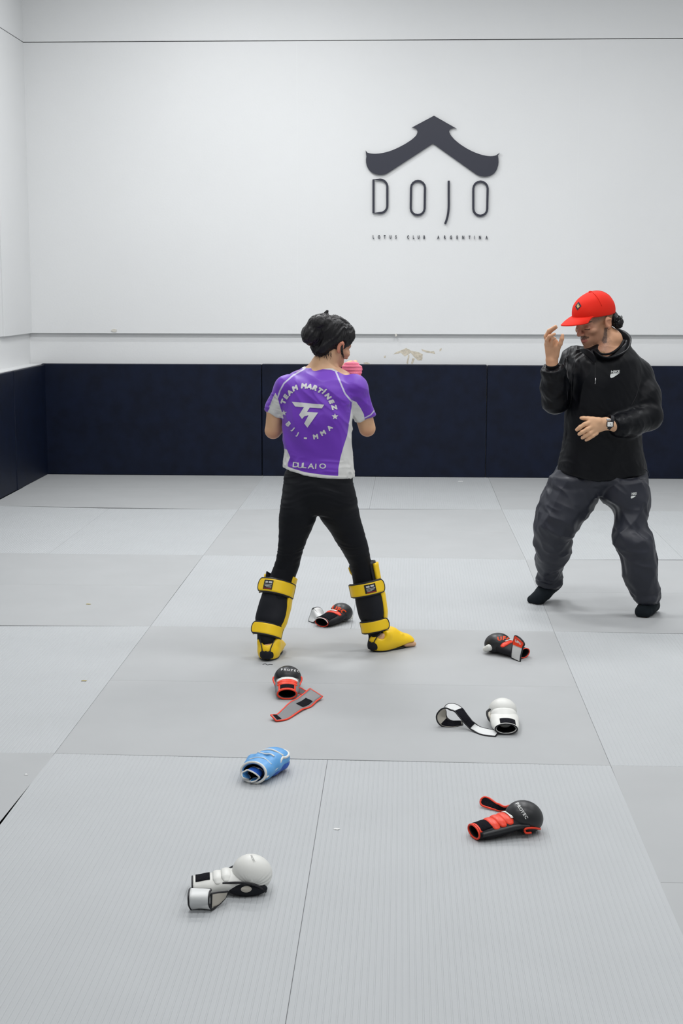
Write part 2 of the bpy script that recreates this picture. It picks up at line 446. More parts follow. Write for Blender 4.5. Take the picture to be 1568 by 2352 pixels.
def ribbon(name, pts, wdirs, width, th, mats, parent=None, trim=None, trim_r=0.003, n=60, prof=None, label=None, m=6, round_end=0, round_start=0, trim_name='trim', crown=0.0):
    """strap: centre line, direction across it, width; first material on the outer face, second on the inner"""
    C = catmull(pts, n); W = catmull(wdirs, n) if len(wdirs) > 1 else np.tile(A(wdirs[0]), (n, 1))
    T = np.gradient(C, axis=0); T /= np.linalg.norm(T, axis=1)[:, None]
    W = W-T*(W*T).sum(1)[:, None]; W /= np.linalg.norm(W, axis=1)[:, None]; N = np.cross(T, W)
    s = np.linspace(0, 1, n); L = np.linalg.norm(np.diff(C, axis=0), axis=1).sum()
    wd = np.interp(s, np.linspace(0, 1, len(width)), width) if not np.isscalar(width) else np.full(n, width)
    if round_end: d = np.clip((1-s)*L/round_end, 0, 1); wd = wd*np.sqrt(np.maximum(1-(1-d)**2, 0.0)+1e-4)
    if round_start: d = np.clip(s*L/round_start, 0, 1); wd = wd*np.sqrt(np.maximum(1-(1-d)**2, 0.0)+1e-4)
    V = []
    for side in (1, -1):
        for i in range(n):
            for j in range(m+1):
                q = j/m-0.5; V.append(C[i]+W[i]*wd[i]*q+N[i]*(side*th/2+crown*(0.25-q*q)*4*(1 if side > 0 else 1)))
    F = []; mi = []
    st = n*(m+1)
    for i in range(n-1):
        for j in range(m):
            a = i*(m+1)+j; F.append((a, a+m+1, a+m+2, a+1)); mi.append(0)
            F.append((st+a, st+a+1, st+a+m+2, st+a+m+1)); mi.append(1)
        for j in (0, m):
            a = i*(m+1)+j; f = (a, st+a, st+a+m+1, a+m+1); F.append(f if j == 0 else f[::-1]); mi.append(0)
    for i in (0, n-1):
        for j in range(m):
            a = i*(m+1)+j; f = (a, a+1, st+a+1, st+a); F.append(f if i == 0 else f[::-1]); mi.append(0)
    mats = mats if isinstance(mats, (list, tuple)) else [mats, mats]
    o = mesh_obj(name, V, F, list(mats), None, True, label)
    o.data.polygons.foreach_set('material_index', mi)
    if parent: keep(o, parent)
    if trim:
        left = C-W*(wd*0.5)[:, None]; right = C+W*(wd*0.5)[:, None]
        loop = np.concatenate([left, right[::-1]])
        # resample corners evenly
        tr = tube(trim_name, loop, trim_r, trim, None, 6, closed=True)
        tr.parent = o if parent is None else o
    return o, (C, W, N, wd)
def patch_on(name, rib, s0, s1, w0, w1, lift, material, parent, th=0.0015, label=None, m=4):
    """thin piece lying on a ribbon between fractions s0..s1 and widths w0..w1 (-0.5..0.5)"""
    C, W, N, wd = rib; n = len(C); k0, k1 = int(s0*(n-1)), max(int(s1*(n-1)), int(s0*(n-1))+1)
    V = []; F = []
    rows = list(range(k0, k1+1))
    for lv in (lift, lift+math.copysign(th, lift)):
        for i in rows:
            for j in range(m+1): V.append(C[i]+W[i]*wd[i]*(w0+(w1-w0)*j/m)+N[i]*lv)
    st = len(rows)*(m+1); q = m+1
    for i in range(len(rows)-1):
        for j in range(m):
            a = i*q+j; F.append((a, a+1, a+q+1, a+q)); F.append((st+a, st+a+q, st+a+q+1, st+a+1))
        for j in (0, m): a = i*q+j; F.append((a, st+a, st+a+q, a+q))
    for i in (0, len(rows)-1):
        for j in range(m): a = i*q+j; F.append((a, a+1, st+a+1, st+a))
    o = mesh_obj(name, V, F, material, None, False, label); o.parent = parent
    return o

# ------------------------------------------------------------------ flat prints laid onto a surface
def bvh_of(V, F):
    return bvhtree.BVHTree.FromPolygons([tuple(v) for v in V], [tuple(int(i) for i in f) for f in F])
def glyph_mesh(txt, bold=0.0):
    cu = bpy.data.curves.new('t', 'FONT'); cu.body = txt; cu.size = 1.0; cu.offset = bold; cu.resolution_u = 3
    o = bpy.data.objects.new('t', cu); me = bpy.data.meshes.new_from_object(o)
    V = np.array([v.co[:2] for v in me.vertices]).reshape(-1, 2); F = [tuple(p.vertices) for p in me.polygons]
    bpy.data.objects.remove(o); bpy.data.curves.remove(cu); bpy.data.meshes.remove(me)
    return V, F
def decal(name, shapes, to3d, direction, bvh, material, parent, off=0.0012, maxe=0.01, th=0.0):
    """shapes: list of (2D verts, faces); to3d maps 2D array to points in front of the surface; rays go along direction"""
    bm = bmesh.new()
    for V, F in shapes:
        vs = [bm.verts.new((v[0], v[1], 0)) for v in V]
        for f in F:
            try: bm.faces.new([vs[i] for i in f])
            except ValueError: pass
    bmesh.ops.triangulate(bm, faces=bm.faces[:])
    for _ in range(5):
        es = []
        for e in bm.edges:
            p, q = to3d(e.verts[0].co), to3d(e.verts[1].co)
            if (p-q).length > maxe: es.append(e)
        if not es: break
        bmesh.ops.subdivide_edges(bm, edges=es, cuts=1); bmesh.ops.triangulate(bm, faces=bm.faces[:])
    pinhole = direction is None; d = None if pinhole else Vector(direction).normalized(); dead = []
    for v in bm.verts:
        p = to3d(v.co)
        if pinhole: d = (p-CAM).normalized()
        loc, nn, i_, di = bvh.ray_cast(p, d)
        if loc is None: dead.append(v); continue
        if nn.dot(d) > 0: nn = -nn
        v.co = loc+nn*off
    bmesh.ops.delete(bm, geom=dead, context='VERTS')
    me = bpy.data.meshes.new(name); bm.to_mesh(me); bm.free(); me.materials.append(material)
    me.polygons.foreach_set('use_smooth', [True]*len(me.polygons))
    o = bpy.data.objects.new(name, me); COL.objects.link(o)
    if parent:
        keep(o, parent)
    return o
def poly_dist(X, Z, poly):
    """signed distance (negative inside) to a closed 2D polygon"""
    p = np.asarray(poly, float); d = np.full(X.shape, 1e9); ins = np.zeros(X.shape, bool)
    for i in range(len(p)):
        a, b = p[i], p[(i+1) % len(p)]; e = b-a
        wx, wz = X-a[0], Z-a[1]; t = np.clip((wx*e[0]+wz*e[1])/(e@e), 0, 1)
        d = np.minimum(d, np.hypot(wx-e[0]*t, wz-e[1]*t))
        c1 = (Z >= a[1]) != (Z >= b[1])
        with np.errstate(divide='ignore', invalid='ignore'): xc = a[0]+(Z-a[1])/(b[1]-a[1]+1e-12)*(b[0]-a[0])
        ins ^= c1 & (X < xc)
    return np.where(ins, -d, d)
def line_dist(X, Z, pts):
    d = np.full(X.shape, 1e9)
    for i in range(len(pts)-1):
        a, b = A(pts[i]), A(pts[i+1]); e = b-a; wx, wz = X-a[0], Z-a[1]; t = np.clip((wx*e[0]+wz*e[1])/(e@e), 0, 1)
        d = np.minimum(d, np.hypot(wx-e[0]*t, wz-e[1]*t))
    return d
def sstep(a, b, x): t = np.clip((x-a)/(b-a), 0, 1); return t*t*(3-2*t)
def mixc(c, d, t): return c*(1-t[:, None])+A(d)[None, :]*t[:, None]
def vcol_mat(name, rough=0.5, spec=0.4, sss=0.0, bump=0.0, bump_scale=300, sheen=0.0, bump_dist=0.001):
    m = mat(name, (0.5, 0.5, 0.5), rough, spec, bump=bump, bump_scale=bump_scale, sss=sss, sheen=sheen, bump_dist=bump_dist)
    nt = m.node_tree; at = nt.nodes.new('ShaderNodeAttribute'); at.attribute_name = 'col'
    nt.links.new(at.outputs['Color'], nt.nodes['Principled BSDF'].inputs['Base Color'])
    return m
def mask_mat(name, cols, rough=0.6, spec=0.3, bump=0.0, bump_scale=400, width=0.0012, sheen=0.0):
    """base colour plus layers; each layer shows where its distance attribute (m0, m1 ..) is negative"""
    m = mat(name, cols[0], rough, spec, bump=bump, bump_scale=bump_scale, sheen=sheen)
    nt = m.node_tree; prev = None
    for i, c in enumerate(cols[1:]):
        at = nt.nodes.new('ShaderNodeAttribute'); at.attribute_name = 'm%d' % i
        r = nt.nodes.new('ShaderNodeMapRange'); r.inputs[1].default_value = -width/2; r.inputs[2].default_value = width/2
        r.inputs[3].default_value = 1; r.inputs[4].default_value = 0
        nt.links.new(at.outputs['Fac'], r.inputs[0])
        mx = nt.nodes.new('ShaderNodeMix'); mx.data_type = 'RGBA'
        mx.inputs[6].default_value = (*cols[0], 1); mx.inputs[7].default_value = (*c, 1)
        if prev: nt.links.new(prev, mx.inputs[6])
        nt.links.new(r.outputs[0], mx.inputs[0]); prev = mx.outputs[2]
    nt.links.new(prev, nt.nodes['Principled BSDF'].inputs['Base Color'])
    return m
# ------------------------------------------------------------------ shared colours
C_PURPLE = (0.14, 0.030, 0.43); C_PURPLE2 = (0.24, 0.09, 0.55); C_WHITE = (0.62, 0.62, 0.60)
SKIN = A((0.52, 0.285, 0.165)); SKIN2 = A((0.47, 0.245, 0.15))
M['skin'] = vcol_mat('skin', 0.5, 0.35, sss=0.0, bump=0.2, bump_scale=500, bump_dist=0.0006)
M['hair'] = mat('black_hair', (0.0035, 0.0028, 0.004), 0.45, 0.35, bump=0.6, bump_scale=260, bump_dist=0.002)
M['legging'] = mat('black_legging_cloth', (0.0020, 0.0028, 0.0052), 0.6, 0.2, bump=0.2, bump_scale=900)
M['yellow'] = mat('yellow_guard_leather', (0.93, 0.60, 0.006), 0.40, 0.45, bump=0.15, bump_scale=90)
M['black_trim'] = mat('black_binding', (0.010, 0.010, 0.013), 0.5, 0.4)
M['black_cloth'] = mat('black_stretch_cloth', (0.005, 0.006, 0.010), 0.7, 0.3, bump=0.3, bump_scale=500)
M['print_white'] = mat('white_print', (0.60, 0.60, 0.60), 0.6, 0.3)
M['label_white'] = mat('label_white_print', (0.55, 0.55, 0.55), 0.6, 0.3)
M['label_red'] = mat('label_red_print', (0.5, 0.03, 0.02), 0.6, 0.3)
M['pink'] = mat('pink_hand_wrap', (0.86, 0.22, 0.32), 0.75, 0.2, bump=0.6, bump_scale=160, bump_dist=0.002)

def frame_rows(F, U):
    F = unit(F); R = unit(np.cross(F, U)); U = np.cross(R, F); return R, F, U     # person's right, front, up
class Head:
    """head-local coordinates: x = person's right, y = front, z = up; origin between the ears"""
    def __init__(s, o, F, U, sc): s.o = A(o); s.R, s.F, s.U = frame_rows(F, U); s.sc = sc
    def p(s, x, y, z): return s.o+s.sc*(x*s.R+y*s.F+z*s.U)
    def ax(s): return [s.R, s.F, s.U]
    def loc(s, V): q = (V-s.o)/s.sc; return q@s.R, q@s.F, q@s.U
def head_shape(sh, h, k0=0.012):
    sc = h.sc; E = lambda c, r, k=0.012, op='u', ax=None: sh.ell(h.p(*c), A(r)*sc, ax if ax is not None else h.ax(), k*sc, op)
    C = lambda a, b, ra, rb, k=0.006, op='u': sh.cone(h.p(*a), h.p(*b), ra*sc, rb*sc, k*sc, op=op)
    E((0, -0.012, 0.045), (0.073, 0.094, 0.078))
    E((0, 0.03, 0.045), (0.064, 0.060, 0.060))
    E((0, 0.040, -0.015), (0.056, 0.050, 0.060))
    E((0, 0.032, -0.062), (0.046, 0.050, 0.042), 0.015)
    for sx in (-1, 1):
        E((sx*0.044, 0.002, -0.050), (0.018, 0.028, 0.036), 0.015)
        E((sx*0.041, 0.064, -0.014), (0.022, 0.024, 0.018), 0.012)
        C((sx*0.036, 0.074, 0.026), (0, 0.088, 0.022), 0.011, 0.010, 0.012)
    E((0, 0.074, -0.094), (0.021, 0.018, 0.017), 0.02)
    E((0, 0.074, -0.058), (0.030, 0.022, 0.028), 0.015)
    for sx in (-1, 1):
        E((sx*0.031, 0.098, 0.003), (0.016, 0.016, 0.010), 0.008, 's')
        E((sx*0.031, 0.077, 0.002), (0.0145, 0.0135, 0.0125), 0.003)
        C((sx*0.044, 0.086, 0.000), (sx*0.020, 0.0885, -0.001), 0.0028, 0.0028, 0.002)      # lid edge
    C((0, 0.088, 0.018), (0, 0.112, -0.021), 0.0065, 0.0105, 0.008)
    for sx in (-1, 1):
        E((sx*0.0125, 0.101, -0.025), (0.0085, 0.011, 0.008), 0.005)
        E((sx*0.007, 0.107, -0.034), (0.0035, 0.005, 0.003), 0.002, 's')
        C((0, 0.0985, -0.0500), (sx*0.023, 0.087, -0.0535), 0.0045, 0.0028, 0.004)             # upper lip
        C((0, 0.0965, -0.0605), (sx*0.019, 0.087, -0.0585), 0.0052, 0.0030, 0.003)           # lower lip
        C((0, 0.106, -0.0556), (sx*0.024, 0.091, -0.0562), 0.0012, 0.0010, 0.002, 's')
        # ear
        ax = [unit(h.R*0.97+h.F*0.25*sx*sx), unit(h.F-0.25*h.U), h.U]
        E((sx*0.077, -0.006, -0.002), (0.009, 0.019, 0.032), 0.006)
        E((sx*0.086, -0.004, 0.004), (0.006, 0.010, 0.019), 0.003, 's')
        C((sx*0.080, 0.006, 0.016), (sx*0.086, -0.020, 0.014), 0.0035, 0.0035, 0.003)
        C((sx*0.086, -0.020, 0.014), (sx*0.080, -0.012, -0.022), 0.0035, 0.003, 0.003)
    return sh

def strands(name, curves, r0, r1, material, parent, seg=4, n=9):
    V = []; F = []
    for c in curves:
        v, f = tube(None, c, [r0, (r0+r1)/2, r1], None, seg=seg, n=n)
        b = len(V); V += list(v); F += [tuple(i+b for i in q) for q in f]
    o = mesh_obj(name, V, F, material, None, True); keep(o, parent); o['kind'] = 'stuff'; return o

# ================================================================== the fighter seen from behind
def L2(rows, Ys, depth):
    """silhouette rows (py, xl, xr) at depths -> stack rows"""
    out = []
    for i, (py, xl, xr) in enumerate(rows):
        Y = np.interp(py, [q[0] for q in Ys], [q[1] for q in Ys]); a = P(xl, py, Y); b = P(xr, py, Y)
        w_ = (b[0]-a[0])/2; c = (a+b)/2
        d = depth(py, w_) if callable(depth) else depth
        out.append((c[2], c[0], c[1], w_, d))
    return out
fo = fl(735, 1505)
fighter = empty('person', (fo.x, fo.y, 0))
tag(fighter, 'person seen from behind in purple and white rash guard, black leggings and yellow shin guards', 'person')
FYAW = -0.35     # body turned right (clockwise seen from above)
legL = [(1108, 664, 724), (1130, 654, 730), (1165, 643, 729), (1185, 641, 727), (1220, 640, 714), (1250, 639, 701), (1280, 635, 691), (1300, 629, 687), (1320, 621, 680), (1345, 612, 672), (1375, 603, 663), (1405, 598, 655), (1435, 596, 645), (1460, 596, 637), (1480, 597, 631)]
yL = [(1108, 6.60), (1140, 6.60), (1250, 6.58), (1310, 6.60), (1400, 6.53), (1480, 6.475)]
legR = [(1108, 738, 798), (1130, 732, 812), (1165, 729, 822), (1185, 733, 826), (1220, 757, 836), (1250, 775, 844), (1280, 794, 850), (1300, 803, 855), (1320, 808, 861), (1345, 811, 868), (1375, 816, 876), (1405, 824, 881), (1435, 836, 884), (1460, 846, 884), (1475, 850, 882)]
yR = [(1108, 6.60), (1140, 6.60), (1250, 6.64), (1310, 6.69), (1400, 6.68), (1475, 6.655)]
hips = [(1062, 672, 790), (1075, 662, 800), (1090, 653, 807), (1110, 651, 811), (1135, 648, 815), (1160, 652, 814), (1178, 672, 790)]
yH = [(1080, 6.615), (1175, 6.60)]
def legs_shape(dz=0.0):
    s = Shape()
    dd = lambda py, w_: w_*(1.12 if py < 1200 else 1.05)-dz
    f = lambda rows: [(py, xl+dz/0.002, xr-dz/0.002) for py, xl, xr in rows]
    s.stack(L2(f(legL), yL, dd), 0, k=0.02); s.stack(L2(f(legR), yR, dd), 0, k=0.02)
    st = L2(f(hips), yH, lambda py, w_: float(np.interp(py, [1062, 1080, 1110, 1150, 1178], [0.085, 0.100, 0.114, 0.116, 0.075]))-dz)
    s.stack(st, FYAW, n=2.2, k=0.018)
    return s
# leggings end under the guards
leg = legs_shape(0.0)
def crease(V):
    n = vnoise(np.stack([V[:, 0]*9, V[:, 1]*9, V[:, 2]*75+np.sin(V[:, 0]*20)*1.2], 1))
    zc = V[:, 2]
    wgt = 0.35+0.9*np.exp(-((zc-0.47)/0.07)**2)+0.7*np.exp(-((zc-0.68)/0.08)**2)+0.5*np.exp(-((zc-0.82)/0.05)**2)
    return 0.0017*wgt*(1-2*np.abs(n))
leggings, LV, LF = sdf_obj('leggings', leg, 0.0045, M['legging'], fighter, 2, crease)

# body: legs and feet, pelvis, torso, arms, neck, head
def SY(py): return np.interp(py, [845, 880, 960, 1090], [6.70, 6.67, 6.635, 6.615])
torso = [(1100, 651, 812), (1088, 650, 812), (1072, 651, 811), (1050, 653, 808), (1020, 652, 806), (990, 651, 806), (960, 649, 807), (932, 645, 808), (905, 643, 811), (885, 646, 810), (868, 655, 800), (856, 672, 784), (846, 692, 768), (838, 705, 760)]
tb = lambda py, w_: float(np.interp(py, [838, 846, 856, 868, 885, 905, 960, 1050, 1100], [0.035, 0.055, 0.075, 0.095, 0.105, 0.112, 0.115, 0.106, 0.118]))
tYs = [(838, 6.735), (856, 6.71), (880, 6.675), (960, 6.64), (1100, 6.615)]
hF = (math.sin(0.80)*0.93, math.cos(0.80)*0.93, -0.36)
hd = Head(P(760, 793, 6.755), hF, (0.22, 0.10, 1), 0.98)
shL, elL, haL = P(654, 888, 6.645), P(627, 989, 6.70), P(735, 872, 6.93)
shR, elR, haR = P(811, 892, 6.655), P(843, 984, 6.70), P(812, 872, 6.89)
b = legs_shape(0.006)
tr = L2([(py, xl+4+(12 if py > 1060 else 0), xr-4-(12 if py > 1060 else 0)) for py, xl, xr in torso[1:]], tYs, lambda py, w_: tb(py, w_)-0.010-(0.02 if py > 1060 else 0))
b.stack(tr, FYAW, n=2.3, k=0.02)
b.chain([P(727, 868, 6.70), P(742, 840, 6.735), P(757, 812, 6.75)], [0.058, 0.053, 0.052], 0.02)
b.cone(P(740, 850, 6.72), P(785, 872, 6.70), 0.045, 0.045, 0.03)
b.chain([shL, P(631, 936, 6.675), elL], [0.042, 0.0355, 0.037], 0.02)
b.chain([elL, elL*0.7+haL*0.3, haL], [0.037, 0.040, 0.026], 0.008)
b.chain([shR, P(830, 937, 6.675), elR], [0.044, 0.044, 0.037], 0.02)
b.chain([elR, elR*0.7+haR*0.3, haR], [0.036, 0.040, 0.026], 0.008)
# feet
class Foot:
    def __init__(s, heel, ang): s.o = A(heel); s.F = A((math.sin(ang), math.cos(ang), 0)); s.R = A((math.cos(ang), -math.sin(ang), 0)); s.U = A((0, 0, 1))
    def p(s, x, y, z): return s.o+x*s.R+y*s.F+z*s.U
    def ax(s): return [s.R, s.F, s.U]
    def loc(s, V): q = V-s.o; return q@s.R, q@s.F, q@s.U
ftL = Foot(fl(611, 1519), 0.12); ftR = Foot(fl(852, 1497), 0.90)
ankL, ankR = P(614, 1478, 6.475), P(866, 1473, 6.655)
def bare_foot(s, ft, ank, inner):
    s.ell(ft.p(0, 0.034, 0.028), (0.029, 0.036, 0.026), ft.ax(), 0.012)
    s.cone(ft.p(0, 0.022, 0.040), A(ank)-0.016*ft.F, 0.018, 0.017, 0.015)
    s.cone(ft.p(0, 0.055, 0.055), ank, 0.026, 0.030, 0.02)
    for sx in (-1, 1): s.ell(ft.p(sx*0.026, 0.055, 0.074), (0.009, 0.012, 0.012), ft.ax(), 0.012)
    s.chain([ft.p(0, 0.055, 0.05), ft.p(0.004, 0.11, 0.04), ft.p(0.006, 0.175, 0.022)], [0.031, 0.028, 0.018], 0.02, ft.R, 1.28, 1.0)
    for i in range(5):
        x = inner*(-0.034+0.016*i); y = 0.225-0.008*i
        s.cone(ft.p(x, 0.175, 0.018), ft.p(x*1.05, y, 0.012), 0.011 if i else 0.013, 0.0085 if i else 0.012, 0.004)
bare_foot(b, ftL, ankL, 1); bare_foot(b, ftR, ankR, -1)
# hands (closed, wrapped) in front of the face
for hnd, dr in ((haL, A((0.2, 0.4, 0.9))), (haR, A((-0.25, 0.3, 0.9)))):
    dr = unit(dr); sd = unit(np.cross(dr, (0, 1, 0))); fr = np.cross(sd, dr)
    b.cone(hnd, hnd+dr*0.06, 0.027, 0.034, 0.01, sd, 1.2, 0.75)
    for i in range(4):
        q = hnd+dr*0.075+sd*(0.027-0.018*i)
        b.chain([q, q+dr*0.012+fr*0.022, q-dr*0.012+fr*0.034, q-dr*0.022+fr*0.016], [0.0105, 0.0098, 0.009, 0.0085], 0.003)
    b.chain([hnd+dr*0.03-sd*0.034, hnd+dr*0.055-sd*0.040+fr*0.02, hnd+dr*0.06-sd*0.018+fr*0.036], [0.0125, 0.011, 0.009], 0.003)
head_shape(b, hd)
def body_cols(V):
    c = np.tile(A((0.64, 0.385, 0.225)), (len(V), 1))
    x, y, z = hd.loc(V); near = (np.abs(x) < 0.12) & (np.abs(y) < 0.15) & (z > -0.14) & (z < 0.16)
    c = mixc(c, (0.50, 0.25, 0.16), near*sstep(-0.02, 0.04, y)*0.8)
    ear = near*sstep(0.068, 0.078, np.abs(x))*(np.abs(z) < 0.04)*(np.abs(y) < 0.035)
    c = mixc(c, (0.62, 0.20, 0.13), ear*0.75)
    c = mixc(c, (0.42, 0.10, 0.08), near*sstep(0.085, 0.09, y)*(np.abs(z+0.056) < 0.010)*(np.abs(x) < 0.024)*0.8)
    brow = near*(np.hypot((np.abs(x)-0.032)/2.2, z-0.028-0.1*(0.03-np.abs(np.abs(x)-0.03))) < 0.0065)*(y > 0.06)
    c = mixc(c, (0.02, 0.015, 0.015), brow*0.9)
    lash = near*(np.abs(z-0.0) < 0.002)*(np.abs(np.abs(x)-0.032) < 0.014)*(y > 0.085)
    c = mixc(c, (0.03, 0.02, 0.02), lash*0.9)
    for e in (elL, elR):
        d = np.linalg.norm(V-(e+A((0, -0.02, -0.03))), axis=1); c = mixc(c, (0.46, 0.17, 0.10), np.exp(-(d/0.035)**2)*0.6)
    n = vnoise(V*38); c = c*(1+0.05*n[:, None]); return {'col': np.clip(c, 0, 1)}
body_f, BV, BF = sdf_obj('body', b, 0.0036, M['skin'], fighter, 1, None, body_cols)

# rash guard
t = Shape()
hemL, hemR = P(627, 956, 6.675), P(837, 966, 6.675)
def sleeve(s, sh_, end, r0, r1, toward):
    s.ell(sh_, (r0, r0, r0), None, 0.035); s.cone(sh_, end, r0*0.97, r1, 0.022)
sleeve(t, P(657, 890, 6.65), P(630, 938, 6.675), 0.0520, 0.0385, 0)
t.cone(P(630, 938, 6.675), P(628, 954, 6.68), 0.0385, 0.0385, 0.005)
sleeve(t, P(811, 893, 6.655), P(832, 945, 6.675), 0.059, 0.050, 0)
t.cone(P(831, 945, 6.675), P(837, 960, 6.678), 0.0505, 0.050, 0.005)
# trim sleeve ends flat, open neck and hem
big = lambda p, r=0.12: (A(p)-r, A(p)+r)
e1 = P(627, 953, 6.68); t.half(P(630, 951, 6.68), (-0.43, 0, -0.9), A(e1)+A((-0.09, -0.1, -0.11)), A(e1)+A((0.0565, 0.1, 0.06)), 0.002)
e2 = P(838, 962, 6.68); t.half(P(837, 962, 6.68), (0.37, 0, -0.93), A(e2)+A((-0.0565, -0.1, -0.11)), A(e2)+A((0.09, 0.1, 0.06)), 0.002)
t.stack(L2(torso[:-1], tYs, tb), FYAW, n=2.3, k=0.02)
XZ = lambda px, py, Y=6.545: (lambda q: (q[0], q[2]))(P(px, py, Y))
hz = [XZ(600, 1074), XZ(652, 1079), XZ(700, 1090), XZ(760, 1096), XZ(812, 1100), XZ(860, 1102)]
hemz = lambda X: np.interp(X, [q[0] for q in hz], [q[1] for q in hz])
lo = A((-1.2, 6.3, hemz(-0.5)-0.2)); t.put(lambda X, Y, Z: Z-hemz(X)+0*Y, (-1.3, 6.3, 0.70), (0.4, 7.0, 0.95), 0.002, 's')
nk = P(732, 846, 6.70)
def folds(V):
    x, z = V[:, 0], V[:, 2]
    low = np.exp(-((z-hemz(x)-0.03)/0.05)**2)
    r = ridge(V, (0.75, 0.1, -0.8), 17, 6, 3.0)
    r2 = ridge(V, (1.0, 0.1, -0.12), 45, 8, 9.0)
    ap = XZ(808, 930); d = np.hypot(x-ap[0], z-ap[1]); arm = np.exp(-(d/0.06)**2)
    r3 = ridge(V, (1, 0, -0.25), 60, 6, 4.0)
    slv = (x < XZ(643, 900)[0])*(z < XZ(600, 905)[1])
    return 0.0060*r*sstep(0.0, 0.15, z-hemz(x))+0.0042*r2*low+0.0032*r3*arm+0.0024*ridge(V, (1, 0, -0.3), 85, 6, 2.0)*slv
V, F = t.mesh(0.0036, 1)
V = V+normals(V, F)*folds(V)[:, None]
X, Yv, Z = V[:, 0], V[:, 1], V[:, 2]
pr = [XZ(*q) for q in [(808, 922), (803, 960), (797, 1000), (789, 1025), (782, 1050), (778, 1072), (777, 1115), (860, 1115), (860, 922)]]
pr_s = [XZ(*q) for q in [(807, 921), (817, 926), (827, 941), (834, 955), (837, 975), (800, 975), (806, 950)]]
pl_s = [XZ(*q) for q in [(629, 905), (634, 912), (639, 935), (648, 965), (600, 965), (614, 943), (621, 922)]]
pl_b = [XZ(*q) for q in [(657, 1035), (665, 1052), (659, 1066), (659, 1110), (630, 1110), (630, 1035)]]
seamR = [XZ(*q) for q in [(757, 838), (766, 852), (779, 876), (792, 905), (808, 925)]]
seamL = [XZ(*q) for q in [(704, 842), (692, 852), (668, 866), (650, 882), (640, 900), (635, 915)]]
cuffR = [XZ(*q) for q in [(836, 964), (850, 957), (858, 948)]]
arms = X > XZ(808, 0)[0]
m_pr = np.where(True, poly_dist(X, Z, pr), 1)
# the side panel belongs to the trunk, not to the sleeve
on_sleeve = (line_dist(X, Z, [XZ(815, 890), XZ(838, 965)]) < 0.058) & (X > XZ(809, 0)[0]) & (Z > XZ(0, 978)[1])
m_pr = np.where(on_sleeve, np.maximum(m_pr, 0.02), m_pr)
m_pan = np.minimum.reduce([m_pr, poly_dist(X, Z, pr_s), poly_dist(X, Z, pl_s), poly_dist(X, Z, pl_b)])
m_hem = (Z-hemz(X))-0.0145
m_col = line_dist(X, Z, [XZ(686, 846), XZ(702, 845), XZ(730, 846), XZ(757, 848), XZ(772, 853)])-0.0085
m_seam = np.minimum.reduce([line_dist(X, Z, seamR)-0.0034, line_dist(X, Z, seamL)-0.0034, line_dist(X, Z, cuffR)-0.0028])
M['rash'] = mask_mat('rash_guard_cloth', [C_PURPLE, C_WHITE, (0.50, 0.48, 0.62)], 0.5, 0.35, bump=0.12, bump_scale=1200, sheen=0.15)
shirt = put_mesh('rash_guard', V, F, M['rash'], fighter, attrs={'m0': np.minimum(m_pan, np.minimum(m_hem, m_col)), 'm1': m_seam})
SV, SF = V, F
sb = bvh_of(V, F)
def w3(Y): return lambda c: (lambda q: Vector((q[0], q[1], q[2])))(P(c[0], c[1], Y))
TPX = lambda c: (lambda d: Vector(CAM+d*(2.0/d.y)))(ray(c[0], c[1]))
t3 = TPX
def text_px(txt, cx, cy, size, ang=0, bold=0.02, sx=1.0, shear=0.0):
    """text centred at a photo pixel, cap height in px -> vertices in px"""
    Vg, Fg = glyph_mesh(txt, 0.0)
    if bold:
        n0 = len(Vg); off = [(math.cos(q)*bold*0.8, math.sin(q)*bold*0.8) for q in np.arange(8)*PI/4]
        Fg = [tuple(i+k*n0 for i in f) for k in range(8) for f in Fg]; Vg = np.concatenate([Vg+np.array(q) for q in off])
    mn, mx = Vg.min(0), Vg.max(0); c0 = (mn+mx)/2; s = size/(mx[1]-mn[1])
    if txt == '-': s = size
    q = (Vg-c0)*s; q[:, 0] = q[:, 0]*sx+q[:, 1]*shear
    ca, sa = math.cos(ang), math.sin(ang)
    return np.stack([cx+q[:, 0]*ca+q[:, 1]*sa, cy+q[:, 0]*sa-q[:, 1]*ca], 1), Fg
def star_px(cx, cy, r):
    v = [(cx+(r if k % 2 == 0 else r*0.42)*math.sin(k*PI/5), cy-(r if k % 2 == 0 else r*0.42)*math.cos(k*PI/5)) for k in range(10)]+[(cx, cy)]
    return np.array(v), [(k, (k+1) % 10, 10) for k in range(10)]
def onshirt(name, shapes, mt=None): return decal(name, shapes, t3, None, sb, mt or M['print_white'], shirt, 0.0019, 0.0045)
ZP = lambda zx, zy: (600+zx*260/1568, 840+zy*260/1568)      # from the enlarged view of the back
top = [('T', 308, 498, -70), ('E', 343, 425, -57), ('A', 395, 370, -45), ('M', 468, 312, -24), ('M', 592, 283, 3), ('A', 672, 290, 14), ('R', 748, 310, 25), ('T', 812, 345, 34), ('I', 868, 362, 40), ('N', 925, 425, 53), ('E', 972, 500, 65), ('Z', 1008, 578, 76)]
sh_ = []
for ch, zx, zy, a in top:
    cx, cy = ZP(zx, zy); sh_.append(text_px(ch, cx, cy, 12.4, math.radians(a), 0.10, 1.10 if ch not in 'I' else 1.0, 0.1))
for q in sh_: onshirt('letter_print', [q])
sh_ = []; sh_.append((np.array([ZP(880, 330), ZP(905, 322), ZP(912, 336), ZP(884, 340)]), [(0, 1, 2, 3)]))
onshirt('accent_print', sh_)
sh_ = []
for ch, zx, zy, a in [('B', 378, 808, 48), ('J', 438, 880, 40), ('J', 500, 950, 25), ('-', 612, 1003, 6), ('M', 753, 982, -10), ('M', 855, 930, -28), ('A', 945, 860, -42)]:
    cx, cy = ZP(zx, zy); sh_.append(text_px(ch, cx, cy, 11.5 if ch != '-' else 18, math.radians(a), 0.085, 1.08))
